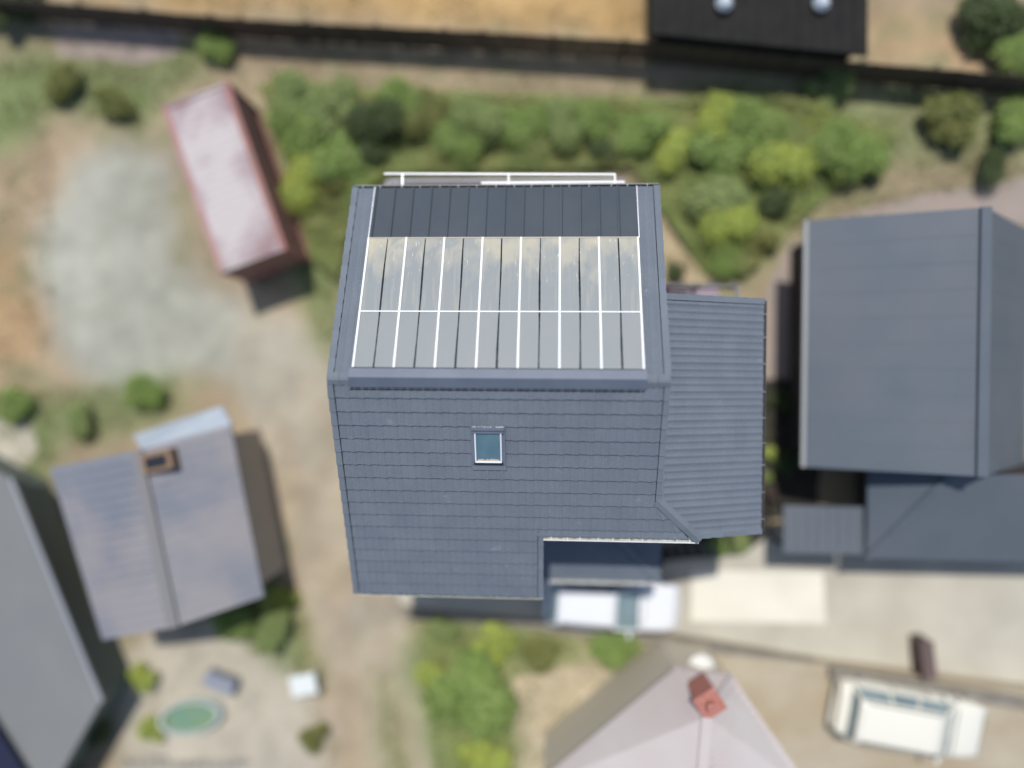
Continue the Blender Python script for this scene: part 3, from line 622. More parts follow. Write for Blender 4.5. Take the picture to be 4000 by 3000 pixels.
def corr(name, L_, Hh, M, m, par, per=.28, dep=.036):
    n = int(L_ / per * 4); q = MB(); vs = []
    for i in range(n + 1):
        x = -L_ / 2 + L_ * i / n; d = dep if (i % 4) in (1, 2) else 0
        vs += [(x, d, 0), (x, d, Hh)]
    q.add(vs, [(2 * i, 2 * i + 2, 2 * i + 3, 2 * i + 1) for i in range(n)]); return q.build(name, m, par, CTM @ M)
Tm = Matrix.Translation; Rz = lambda a: Matrix.Rotation(a, 4, 'Z'); Rx = lambda a: Matrix.Rotation(a, 4, 'X')
corr('side_panel', cl_ - .2, ch - .3, Tm((cw / 2 - .06, 0, .15)) @ Rz(math.pi / 2), RUST, CT); corr('side_panel', cl_ - .2, ch - .3, Tm((-cw / 2 + .06, 0, .15)) @ Rz(-math.pi / 2), RUST, CT)
corr('end_panel', cw - .2, ch - .3, Tm((0, cl_ / 2 - .06, .15)) @ Rz(math.pi), RUST, CT)
for s in (-1, 1):
    q = MB(); q.box((s * .56, -cl_ / 2 + .05, ch / 2), (1.08, .05, ch - .3)); dr = q.build('door', RUST, CT, CTM)
    for k in (-.2, .2):
        q = MB(); q.tube((s * .56 + k, -cl_ / 2 - .0, .2), (s * .56 + k, -cl_ / 2 - .0, ch - .2), .02, 6); q.build('locking_bar', STEEL, dr, CTM)
# roof as shallow ribs
q = MB(); n = 84; vs = []
for i in range(n + 1):
    y = -(cl_ - .3) / 2 + (cl_ - .3) * i / n; d = .022 if (i % 4) in (1, 2) else 0
    vs += [(-cw / 2 + .14, y, ch - .03 + d), (cw / 2 - .14, y, ch - .03 + d)]
q.add(vs, [(2 * i, 2 * i + 1, 2 * i + 3, 2 * i + 2) for i in range(n)]); q.build('roof', CROOF, CT, CTM)
for s in (-1, 1):
    q = MB(); q.box((s * (cw / 2 - .10), 0, ch - .04), (.20, cl_ - .3, .1)); q.build('top_rail', RUST if s > 0 else mat('worn_rail', (.36, .18, .17), .7, col2=(.40, .26, .25), scale=1.2), CT, CTM, bevel=.01)
    q = MB(); q.box((0, s * (cl_ / 2 - .07), ch - .04), (cw - .3, .12, .1)); q.build('header', CROOF, CT, CTM, bevel=.01)
    q = MB(); q.box((s * (cw / 2 - .05), 0, .08), (.1, cl_ - .3, .14)); q.build('bottom_rail', RUST, CT, CTM)
    for t in (-1, 1):
        q = MB(); q.box((s * (cw / 2 - .075), t * (cl_ / 2 - .075), ch / 2), (.13, .13, ch - .25)); q.build('corner_post', RUST, CT, CTM)
        for z in (.06, ch - .05):
            q = MB(); q.box((s * (cw / 2 - .08), t * (cl_ / 2 - .08), z), (.165, .165, .12)); q.build('corner_casting', RUST, CT, CTM, bevel=.01)
# ------------------------------------------------------------ wooden fence along the north
FW = mat('weathered_fence_wood', (0.115, 0.088, 0.068), 0.85, col2=(0.085, 0.065, 0.05), scale=6, rnd=.2, bump=.3)
FT = thing('paling_fence', 'dark weathered paling fence crossing the whole north side below the ochre bank', 'fence', at(1900, 120, 0))
fp = [at(-250, 55), at(400, 100), at(1000, 155), at(1900, 205), at(2550, 245), at(3300, 320), at(4250, 400)]
pal = MB(); pal.box((0, 0, .78), (.142, .02, 1.5)); palm = pal.mesh('paling'); palm.materials.append(FW)
pos = MB(); pos.box((0, 0, .75), (.12, .12, 1.5)); posm = pos.mesh('fence_post'); posm.materials.append(FW)
npal = 0
for i in range(len(fp) - 1):
    a, b = fp[i], fp[i + 1]; d = b - a; L_ = d.length; an = math.atan2(d.y, d.x); dn = d.normalized(); nr = Vector((-dn.y, dn.x, 0))
    k = 0.08
    while k < L_:
        p = a + dn * k; link('paling', palm, FT, None, Matrix.Translation(p + Vector((0, 0, random.uniform(-.03, .03)))) @ Rz(an)); k += .152; npal += 1
    k = 0
    while k < L_ - .5:
        link('fence_post', posm, FT, None, Matrix.Translation(a + dn * (k + .02) + nr * .09) @ Rz(an)); k += 2.4
    for z in (.35, 1.2):
        q = MB(); q.bar(a + nr * .045 + Vector((0, 0, z)), b + nr * .045 + Vector((0, 0, z)), .05, .09); q.build('fence_rail', FW, FT)
print('palings', npal)

# ------------------------------------------------------------ neighbouring houses
def plane_roof(par, name, pts, m, t=.12):
    """roof plane from 3-5 world points (anticlockwise from above) with thickness"""
    P = [Vector(p) for p in pts]; n = len(P); q = MB()
    q.add(P + [p - Vector((0, 0, t)) for p in P], [tuple(range(n)), tuple(range(n, 2 * n))[::-1]] + [((i + 1) % n, i, n + i, n + (i + 1) % n) for i in range(n)])
    return q.build(name, m, par)
def ribs(par, a, b, down, length, spacing, m, wd=.035, h=.014, name='roof_rib', lenf=None):
    """raised ribs running down the slope, set along the line a-b"""
    a = Vector(a); b = Vector(b); down = Vector(down).normalized(); n = int((b - a).length / spacing)
    for k in range(1, n):
        p = a.lerp(b, k / n); L_ = length if lenf is None else lenf(k / n)
        if L_ < .1: continue
        q = MB(); q.bar(p + Vector((0, 0, h * .4)), p + down * L_ + Vector((0, 0, h * .4)), wd, h); q.build(name, m, par)
# --- east house
EM = mat('slate_grey_roof_metal', (0.088, 0.110, 0.136), 0.6, .35, col2=(0.108, 0.125, 0.148), scale=.5, speck=.08, rnd=.03)
EMD = mat('slate_grey_roof_south', (0.10, 0.118, 0.140), 0.6, .35, col2=(0.115, 0.13, 0.15), scale=.5, speck=.08, rnd=.03)
DARKCLAD = mat('dark_stained_cladding', (0.03, 0.028, 0.026), .8, col2=(.045, .04, .036), scale=3)
EH = thing('house', 'large slate grey house with a long gable and lower hipped wing, at the right', 'house', at(3500, 1500, 0))
ze, zr = 3.3, 4.9
nw = at(3160, 850, ze); sw = at(3140, 1835, ze); rn = at(3850, 820, zr); rs = at(3850, 1850, zr)
xw = (nw.x + sw.x) / 2; yn_, ys = (nw.y + rn.y) / 2, (sw.y + rs.y) / 2; xr = rn.x; xe = xr + (xr - xw) * .62; zE = zr - (xe - xr) * .95
xe = xr + 3.3; zE = zr - 3.3 * .98
plane_roof(EH, 'roof', [(xw, ys, ze), (xr, ys, zr), (xr, yn_, zr), (xw, yn_, ze)], EM)
plane_roof(EH, 'roof', [(xr + .002, ys, zr), (xe, ys, zE), (xe, yn_, zE), (xr + .002, yn_, zr)], EM)
dn = Vector((xw - xr, 0, ze - zr)); L_ = dn.length
ribs(EH, (xr, ys, zr), (xr, yn_, zr), dn, L_, .76, EM, wd=.025, h=.008)
dn2 = Vector((xe - xr, 0, zE - zr)); ribs(EH, (xr, ys, zr), (xr, yn_, zr), dn2, dn2.length, .76, EM, wd=.025, h=.008)
q = MB(); q.bar((xr, ys, zr + .04), (xr, yn_, zr + .04), .3, .06); q.build('ridge_cap', EM, EH)
q = MB(); q.bar((xw - .06, ys, ze - .03), (xw - .06, yn_, ze - .03), .12, .1); q.build('gutter', mat('zinc_gutter', (.30, .31, .31), .5), EH)
q = MB(); q.box(((xw + .55 + xr + 1.6) / 2, (ys + yn_) / 2, 1.4), (xr + 1.6 - xw - .55, yn_ - ys - .6, 2.8)); q.build('wall', DARKCLAD, EH)
q = MB(); q.add([(xr - 3.2, ys + .3, 2.8), (xr + 1.6, ys + .3, 2.8), (xr, ys + .3, zr - .15), (xr - 3.2, yn_ - .3, 2.8), (xr + 1.6, yn_ - .3, 2.8), (xr, yn_ - .3, zr - .15)], [(0, 1, 2), (5, 4, 3), (0, 3, 4, 1), (1, 4, 5, 2), (2, 5, 3, 0)]); q.build('gable_wall', DARKCLAD, EH)
# lower southern wing: pyramid-like hips
zl, zt2 = 2.6, 3.9
A_ = at(3390, 1880, zl); B_ = at(3400, 2170, zl); C_ = at(3830, 2190, zl); D_ = at(4300, 2200, zl); E_ = at(4300, 1860, zl)
x0, x1, y0, y1 = A_.x, D_.x, C_.y, ys - .02
h = (y1 - y0) / 2; ap = (x0 + h * 1.25, y1 - .05, zt2)
plane_roof(EH, 'lower_roof', [(x0, y0, zl), ap, (x0, y1, zl)], EM)
plane_roof(EH, 'lower_roof', [(x0, y0 - .002, zl), (x1, y0 - .002, zl), (x1, y1 - .05, zt2), (ap[0], ap[1], zt2)], EMD)
q = MB(); q.bar((x0, y0, zl + .02), (ap[0], ap[1], zt2 + .03), .2, .06); q.build('hip_cap', EM, EH)
q = MB(); q.box(((x0 + x1) / 2 + .4, (y0 + y1) / 2 + .3, 1.2), (x1 - x0 - .6, y1 - y0 - .7, 2.35)); q.build('wall', DARKCLAD, EH)
pa = at(3060, 1975, 2.4); pb = at(3370, 2165, 2.4)
q = MB(); q.box(((pa.x + pb.x) / 2, (pa.y + pb.y) / 2, 2.36), (pb.x - pa.x, pa.y - pb.y, .1)); PR = q.build('porch_roof', EMD, EH)
for k in range(8):
    q = MB(); x = pa.x + .12 + k * (pb.x - pa.x - .24) / 7; q.bar((x, pa.y - .03, 2.43), (x, pb.y + .03, 2.43), .04, .03); q.build('roof_rib', EMD, PR)
for x, y in ((pa.x + .15, pa.y - .15), (pa.x + .15, pb.y + .15), (pb.x - .15, pb.y + .15)):
    q = MB(); q.box((x, y, 1.15), (.12, .12, 2.3)); q.build('porch_post', DARKCLAD, EH)
# --- south-west house, roof turned about fourteen degrees
SWM = mat('weathered_lilac_roof', (0.175, 0.192, 0.228), .7, .3, col2=(0.262, 0.25, 0.26), scale=.42, detail=5, rnd=.04, world=True, contrast=(.38, .62))
SWH = thing('house', 'old neighbouring house with weathered lilac grey iron roof beside the track', 'house', at(620, 2050, 0))
z1, z2 = 3.0, 3.9
tl, tr, br, bl = at(195, 1830, z1), at(900, 1660, z1), at(1030, 2330, z1), at(400, 2500, z1)
rt, rb = at(535, 1760, z2), at(680, 2450, z2)
plane_roof(SWH, 'roof', [bl, rb, rt, tl], SWM); plane_roof(SWH, 'roof', [rb + Vector((.002, 0, 0)), br, tr, rt + Vector((.002, 0, 0))], SWM)
def rib_between(par, top0, top1, bot0, bot1, n, m, name='roof_rib'):
    for k in range(1, n):
        a = top0.lerp(top1, k / n); b = bot0.lerp(bot1, k / n); q = MB(); q.bar(a + Vector((0, 0, .012)), b + Vector((0, 0, .012)), .04, .03); q.build(name, m, par)
rib_between(SWH, rt, rb, tl, bl, 18, SWM); rib_between(SWH, rt, rb, tr, br, 18, SWM)
q = MB(); q.bar(rt + Vector((0, 0, .03)), rb + Vector((0, 0, .03)), .35, .07); q.build('ridge_cap', mat('old_ridge_iron', (.20, .195, .20), .8), SWH)
lt0, lt1 = at(520, 1700, 2.75), at(865, 1585, 2.75)
plane_roof(SWH, 'lean_to_roof', [rt.lerp(tl, 0.02) + Vector((0, 0, -.35)), tr + Vector((0, 0, -.1)), lt1, lt0], mat('pale_blue_iron', (.34, .39, .44), .55, col2=(.30, .35, .41), scale=1.5))
cb0 = at(625, 1800, 3.8); q = MB(); q.box((cb0.x, cb0.y, 3.75), (1.0, .62, .55), Matrix.Rotation(.23, 3, 'Z')); ch_ = q.build('chimney', mat('brown_chimney_brick', (.20, .13, .085), .9, col2=(.26, .18, .12), scale=7), SWH, bevel=.02)
q = MB(); q.box((cb0.x, cb0.y, 4.035), (.7, .36, .03), Matrix.Rotation(.23, 3, 'Z')); q.build('flue', SEAL_SHADE, ch_)
cen = (tl + tr + br + bl) / 4
P_ = [cen + (p - cen) * .9 for p in (bl, br, tr, tl)]
q = MB(); q.prism([(p.x, p.y) for p in P_], 0, 2.85); q.build('wall', mat('grey_board_wall', (.36, .31, .27), .8, col2=(.40, .35, .30), scale=3), SWH)
# --- far west building, smooth grey roof
FWM = mat('smooth_grey_membrane', (0.175, 0.185, 0.188), .75, .3, col2=(.195, .20, .198), scale=.4, speck=.06)
FWH = thing('building', 'low building with a plain smooth grey roof in the lower left corner', 'building', at(100, 2500, 0))
z3 = 2.2
a0, a1, a2, a3 = at(-40, 1900, z3), at(50, 1900, z3), at(420, 2760, z3), at(180, 2990, z3)
plane_roof(FWH, 'roof', [at(-500, 2000, z3 + .6), at(60, 2720, z3 + .6), at(300, 2990, z3), at(400, 2700, z3), at(40, 1900, z3), at(-500, 1500, z3)][0:0] or [at(-700, 2500, z3), at(180, 3120, z3), at(395, 2740, z3), at(40, 1870, z3), at(-700, 1500, z3)], FWM, .25)
pf = [at(u, v, 0) for u, v in ((-600, 2400), (230, 2900), (420, 2620), (160, 1950), (-600, 1600))]
cf = sum(pf, Vector()) / 5
q = MB(); q.prism([(p.x, p.y) for p in [at(-690, 2480, z3), at(170, 3080, z3), at(370, 2740, z3), at(20, 1920, z3), at(-690, 1540, z3)]], 0, z3 - .26); q.build('wall', mat('grey_green_wall', (.13, .15, .13), .8), FWH)
q = MB(); pe = [at(40, 1870, z3 + .02), at(395, 2740, z3 + .02)]; q.bar(pe[0] + Vector((.03, 0, 0)), pe[1] + Vector((.03, 0, 0)), .1, .08); q.build('edge_trim', STEEL, FWH)
# dark navy lower roof at the corner
nv = thing('lean_to', 'dark navy lean-to roof in the very corner below the grey roofed building', 'lean-to', at(30, 2900, 0))
n0, n1, n2, n3 = at(-600, 2300, 3.5), at(-20, 2640, 3.5), at(190, 3040, 3.35), at(-600, 3500, 2.9)
plane_roof(nv, 'roof', [at(-600, 2200, 2.6), at(-600, 3600, 2.3), at(240, 3300, 2.35), at(110, 3040, 2.5), at(-70, 2760, 2.55)], mat('navy_roofing', (.016, .02, .045), .6), .1)
q = MB(); q.prism([(p.x, p.y) for p in (at(-580, 2400, 2.3), at(-580, 3500, 2.2), at(200, 3280, 2.2), at(60, 2980, 2.3))], 0, 2.15); q.build('wall', bpy.data.materials['grey_green_wall'], nv)
# --- south house, hipped roof pointing north
SM1 = mat('faded_pink_roof', (0.49, 0.425, 0.415), .75, .3, col2=(0.53, 0.49, 0.47), scale=.4, detail=4, rnd=.05, speck=.05)
SH = thing('house', 'neighbouring house with faded pinkish grey hipped roof and red chimney at the bottom', 'house', at(2700, 2950, 0))
z4, z5 = 3.4, 5.2
N0 = at(2640, 2610, z4); N1 = at(2860, 2640, z4); Wc = at(2060, 3090, z4); Ec = at(3190, 3120, z4); Sx = at(2700, 3700, z4)
R0 = at(2760, 2800, z5); R1 = at(2720, 3300, z5)
Wb = at(1800, 3700, z4); Eb = at(3500, 3700, z4)
plane_roof(SH, 'roof', [Wc, R1, R0, N0], SM1); plane_roof(SH, 'roof', [R1 + Vector((.002, 0, 0)), Ec, N1, R0 + Vector((.002, 0, 0))], SM1); plane_roof(SH, 'roof', [Wc - Vector((0, .003, 0)), Ec - Vector((0, .003, 0)), R1 - Vector((0, .003, 0))], SM1); plane_roof(SH, 'roof', [R0 + Vector((0, .002, 0)), N1 + Vector((0, .002, 0)), N0 + Vector((0, .002, 0))], SM1)
rib_between(SH, R0, R1, N0, Wc, 16, SM1); rib_between(SH, R0, R1, N1, Ec, 16, SM1)
q = MB(); q.bar(R0 + Vector((0, 0, .03)), R1 + Vector((0, 0, .03)), .3, .07); q.bar(N0, R0, .22, .07); q.bar(N1, R0, .22, .07); q.build('ridge_cap', SM1, SH)
cb = at(2765, 2735, 5.0); q = MB(); q.box((cb.x, cb.y, 4.6), (.62, .62, 1.2), Matrix.Rotation(.6, 3, 'Z')); cs = q.build('chimney', mat('red_brick', (.36, .13, .10), .9, col2=(.42, .2, .16), scale=8), SH, bevel=.02)
q = MB(); q.box((cb.x, cb.y, 5.22), (.72, .72, .07), Matrix.Rotation(.6, 3, 'Z')); q.tube((cb.x, cb.y, 5.24), (cb.x, cb.y, 5.5), .13, 10); q.build('chimney_pot', bpy.data.materials['red_brick'], cs)
q = MB(); c_ = (N0 + N1 + Wc + Ec) / 4; q.prism([(p.x, p.y) for p in [c_ + (p - c_) * .9 for p in (Wc, Ec, N1, N0)]], 0, 3.25); q.build('wall', mat('cream_wall', (.5, .45, .36), .8), SH)
# small white canopy by the chimney
wc = at(2745, 2620, 2.6)
CN = thing('parasol', 'small white parasol standing just north of the red chimney', 'parasol', (wc.x, wc.y, 0))
q = MB(); n = 8; vs = [(0, 0, 2.7)] + [(.45 * math.cos(2 * math.pi * k / n), .45 * math.sin(2 * math.pi * k / n), 2.35) for k in range(n)]
q.add([Vector(v) + Vector((wc.x, wc.y, 0)) for v in vs], [(0, 1 + k, 1 + (k + 1) % n) for k in range(n)]); q.build('canopy', mat('white_canvas', (.72, .72, .68), .8), CN)
q = MB(); q.tube((wc.x, wc.y, 0), (wc.x, wc.y, 2.68), .025); q.build('pole', STEEL, CN)
# --- black shed beyond the fence
BS = thing('shed', 'long black roofed shed beyond the fence at the top with two pale vents', 'shed', at(2950, 60, 0))
BM = mat('black_roofing', (.010, .010, .010), .8, col2=(.016, .015, .013), scale=2, rnd=.1)
zb = 2.2; k0, k1, k2, k3 = at(2545, 130, zb), at(3390, 215, zb), at(3390, -700, zb + .8), at(2545, -700, zb + .8)
plane_roof(BS, 'roof', [k0, k1, k2, k3], BM)
q = MB(); q.prism([(p.x, p.y) for p in [(k0 + k1 + k2 + k3) / 4 + (p - (k0 + k1 + k2 + k3) / 4) * .93 for p in (k0, k1, k2, k3)]], 0, zb - .15); q.build('wall', DARKCLAD, BS)
rib_between(BS, k2, k3, k1, k0, 16, BM)
for u in (2830, 3210):
    p = at(u, 12, zb + .3); q = MB(); q.tube(p, p + Vector((0, 0, .18)), .28, 12, .16); q.build('roof_vent', mat('pale_vent_metal', (.42, .47, .52), .5) if u < 3000 else bpy.data.materials['pale_vent_metal'], BS)

# ------------------------------------------------------------ cars
def car(label, pos, rz, L=4.6, Wd=1.78, Hh=1.46, body=(.8, .8, .8), tz=0.0, cabin=(-.46, .30), wind=.17, suv=False):
    """car facing +x. cabin: roof start/end as fraction of length; lofted body"""
    T = thing('parked_car', label, 'car', (pos.x, pos.y, tz), rz, 'white cars parked south of the tiled house'); M = T.matrix_basis
    paint = mat('car_paint', body, .25, .5, coat=.8); hl = L / 2; hw = Wd / 2; belt = Hh * .62
    xs = [-1, -.97, -.86, -.6, -.3, 0, .3, .55, .78, .93, .985, 1]
    wdt = [.80, .88, .96, 1, 1, 1, 1, 1, .98, .9, .82, .70]
    top = [belt * .86, belt * .97, belt, belt, belt, belt, belt * .99, belt * .96, belt * .86, belt * .76, belt * .66, belt * .52]
    bot = [.42, .3, .24, .22, .22, .22, .22, .22, .24, .28, .32, .38]
    vs = []; np_ = 0
    for f, w_, tz_, b_ in zip(xs, wdt, top, bot):
        y = hw * w_; x = f * hl
        ring = [(x, -y * .92, b_), (x, -y, b_ + .12), (x, -y, tz_ * .72), (x, -y * .955, tz_ * .94), (x, -y * .86, tz_), (x, -y * .45, tz_ + .025), (x, 0, tz_ + .035),
                (x, y * .45, tz_ + .025), (x, y * .86, tz_), (x, y * .955, tz_ * .94), (x, y, tz_ * .72), (x, y, b_ + .12), (x, y * .92, b_)]
        np_ = len(ring); vs += ring
    q = MB(); fs = []
    for i in range(len(xs) - 1):
        for j in range(np_):
            k = (j + 1) % np_; fs.append((i * np_ + j, i * np_ + k, (i + 1) * np_ + k, (i + 1) * np_ + j))
    fs += [tuple(range(np_)), tuple(range((len(xs) - 1) * np_, len(xs) * np_))[::-1]]
    q.add(vs, fs); me = q.mesh('body', True)
    o = link('body', me, T, paint, M); md = o.modifiers.new('s', 'SUBSURF'); md.levels = 1; md.render_levels = 1
    c0, c1 = cabin[0] * L, cabin[1] * L; r0 = c0 + (.07 if suv else .30); r1 = c1 - wind * L
    def ring(x0b, x1b, z, yy): return [(x0b, -yy, z), (x1b, -yy, z), (x1b, yy, z), (x0b, yy, z)]
    yb, yt = hw * .90, hw * .73; zb_ = belt - .02; zt_ = Hh - .05
    # glasshouse: glass with sky reflection painted in, then roof and pillars in paint
    glass = mat('car_glass', (.19, .27, .29), .06, .8, col2=(.26, .34, .36), scale=1.2)
    lo = ring(c0, c1, zb_, yb); hi = ring(r0, r1, zt_, yt)
    q = MB(); q.add(lo + hi, [(0, 1, 5, 4), (1, 2, 6, 5), (2, 3, 7, 6), (3, 0, 4, 7)]); q.build('window_glass', glass, T, M)
    for i in range(4):
        q = MB(); q.bar(lo[i], hi[i], .07, .07); q.build('pillar', paint, T, M)
    for fx in (.36, .66):
        for s in (-1, 1): q = MB(); q.bar((c0 + (c1 - c0) * fx, s * yb, zb_), (r0 + (r1 - r0) * fx * 1.0, s * yt, zt_), .08, .05, up=(0, 1, 0)); q.build('pillar', paint, T, M)
    q = MB(); gx = 8; gy = 6; vs = []
    for i in range(gx + 1):
        for j in range(gy + 1):
            a = -1 + 2 * i / gx; b = -1 + 2 * j / gy; vs.append(((r0 + r1) / 2 + a * (r1 - r0) / 2 * 1.03, b * yt * (1.04 - .05 * abs(a) ** 4), zt_ + .055 * (1 - a * a * .8) * (1 - b * b * .6) + .005))
    q.add(vs, [(i * (gy + 1) + j, (i + 1) * (gy + 1) + j, (i + 1) * (gy + 1) + j + 1, i * (gy + 1) + j + 1) for i in range(gx) for j in range(gy)])
    ro = q.build('roof', paint, T, M, smooth=True); sd = ro.modifiers.new('s', 'SOLIDIFY'); sd.thickness = .04; sd.offset = -1
    tyre = mat('tyre_rubber', (.02, .02, .02), .9)
    for fx in (-.31, .32):
        for s in (-1, 1):
            q = MB(); c = (fx * L, s * (hw - .12), .32); q.tube((c[0], c[1] - .1, .32), (c[0], c[1] + .1, .32), .32, 20); wh = q.build('wheel', tyre, T, M)
            q = MB(); q.tube((c[0], c[1] - .105, .32), (c[0], c[1] + .105, .32), .19, 14); q.build('rim', STEEL, wh, M)
    for s in (-1, 1):
        q = MB(); q.box((hl * .945, s * hw * .66, belt * .66), (.16, .32, .12)); q.build('headlight', mat('lamp_glass', (.6, .62, .64), .1), T, M, bevel=.02)
        q = MB(); q.box((-hl * .955, s * hw * .72, belt * .78), (.1, .2, .2)); q.build('tail_light', mat('tail_lamp', (.35, .01, .01), .2), T, M, bevel=.02)
        q = MB(); q.box((c1 - .35, s * (hw + .08), belt + .06), (.12, .2, .12)); q.build('wing_mirror', paint, T, M, bevel=.02)
    q = MB(); q.box((hl * .97, 0, .48), (.1, Wd * .74, .14)); q.build('grille', SEAL_SHADE, T, M)
    for xx in (c1 + .12, hl * .93):
        q = MB(); zz_ = belt + .03 if xx < hl * .7 else belt * .83; q.box((xx, 0, zz_), (.02, Wd * .80, .012)); q.build('bonnet_seam', SEAL_SHADE, T, M)
    for s in (-1, 1):
        q = MB(); q.bar((r0 + .15, s * yt * .92, zt_ + .05), (r1 - .1, s * yt * .92, zt_ + .05), .035, .03); q.build('roof_rail', SEAL_SHADE, T, M)
        for fx in (-.16, .07, .26):
            q = MB(); q.box((fx * L, s * hw * .985, belt * .66), (.015, .05, belt * .55)); q.build('door_seam', SEAL_SHADE, T, M)
    # wiper on the windscreen
    q = MB(); q.bar((c1 - .05, -.5, belt + .05), (c1 - .22, .1, belt + .16), .02, .02); q.build('wiper', SEAL_SHADE, T, M)
    return T
p = at(2395, 2365, .9)
car('white station wagon parked on the driveway close under the tiled house eave', p, math.radians(-3.5), L=4.75, body=(.78, .80, .82), cabin=(-.47, .20), wind=.19)
p = at(3560, 2815, 1.4)
car('cream white four wheel drive parked on the terrace at the lower right', p, math.radians(-9), L=4.95, Wd=1.95, Hh=1.75, body=(.76, .74, .64), tz=.55, cabin=(-.44, .24), wind=.12, suv=True)

# ------------------------------------------------------------ plants
def leaf_cloud(seed, n, rx, rz, leaf, lobes=7, flat=1.0, z0=.1):
    r = np.random.RandomState(seed)
    c = r.uniform(-1, 1, (lobes, 3)) * [rx * .55, rx * .55, rz * .28] + [0, 0, rz * .55]
    rad = r.uniform(.35, .62, lobes) * rx
    k = r.randint(0, lobes, n); d = r.normal(size=(n, 3)); d /= np.linalg.norm(d, axis=1)[:, None]; d[:, 2] = np.abs(d[:, 2]) * 1.0 - .25 * (r.rand(n) < .3)
    rr = rad[k] * (r.rand(n) ** .28) * (1 + .18 * np.sin(d[:, 0] * 9 + seed) * np.cos(d[:, 1] * 8))
    P = c[k] + d * rr[:, None] * [1, 1, rz / rx * .8]; P[:, 2] = np.maximum(P[:, 2], z0 * r.rand(n))
    nn = d * .5 + r.normal(size=(n, 3)) * .38 + [0, 0, .55]; nn /= np.linalg.norm(nn, axis=1)[:, None]
    t = np.cross(nn, r.normal(size=(n, 3))); t /= np.linalg.norm(t, axis=1)[:, None]; b = np.cross(nn, t)
    s = leaf * r.uniform(.6, 1.4, n)[:, None]
    v = np.stack([P - t * s, P - b * s * .45 + nn * s * .12, P + t * s, P + b * s * .45 + nn * s * .12], 1).reshape(-1, 3)
    me = bpy.data.meshes.new('foliage'); me.vertices.add(4 * n); me.vertices.foreach_set('co', v.astype(np.float32).ravel())
    me.loops.add(4 * n); me.loops.foreach_set('vertex_index', np.arange(4 * n, dtype=np.int32)); me.polygons.add(n)
    me.polygons.foreach_set('loop_start', np.arange(0, 4 * n, 4, dtype=np.int32)); me.update(calc_edges=True); return me
def stem_mesh(seed, rx, rz, n=7):
    random.seed(seed); q = MB(); q.tube((0, 0, -.02), (0, 0, rz * .35), .05 * rx + .015, 6, .035 * rx + .01)
    for k in range(n):
        a = 2 * math.pi * k / n + random.random(); r_ = rx * random.uniform(.3, .6)
        q.tube((0, 0, rz * random.uniform(.05, .33)), (r_ * math.cos(a), r_ * math.sin(a), rz * random.uniform(.5, .85)), .025 * rx + .008, 5, .008)
    return q.mesh('stems')
STEMS = [stem_mesh(s, 1, 1.1) for s in range(3)]
for s in STEMS: s.materials.append(BARK)
CLOUD = {}
def cloud(kind, var):
    if (kind, var) not in CLOUD:
        me = leaf_cloud(40 + var * 7 + len(kind), 4200, 1.0, 1.15, .062 if var != 2 else .085, 6 + var * 2); me.materials.append(LEAF[kind]); CLOUD[(kind, var)] = me
    return CLOUD[(kind, var)]
def shrub(u, v, r, kind, label, z=0.0, hz=None, name='shrub', cat='shrub', group='shrubs and bushes in the gardens', var=None):
    hz = hz or r; var = random.randrange(3) if var is None else var
    p = at(u, v, z + hz * .55); T = thing(name, label, cat, (p.x, p.y, z), random.uniform(0, 6.28), group)
    T.matrix_basis = T.matrix_basis @ Matrix.Diagonal((r, r * random.uniform(.85, 1.1), hz, 1))
    link('foliage', cloud(kind, var), T, None, wm(T)); link('stem', STEMS[var], T, None, wm(T)); return T
random.seed(21)
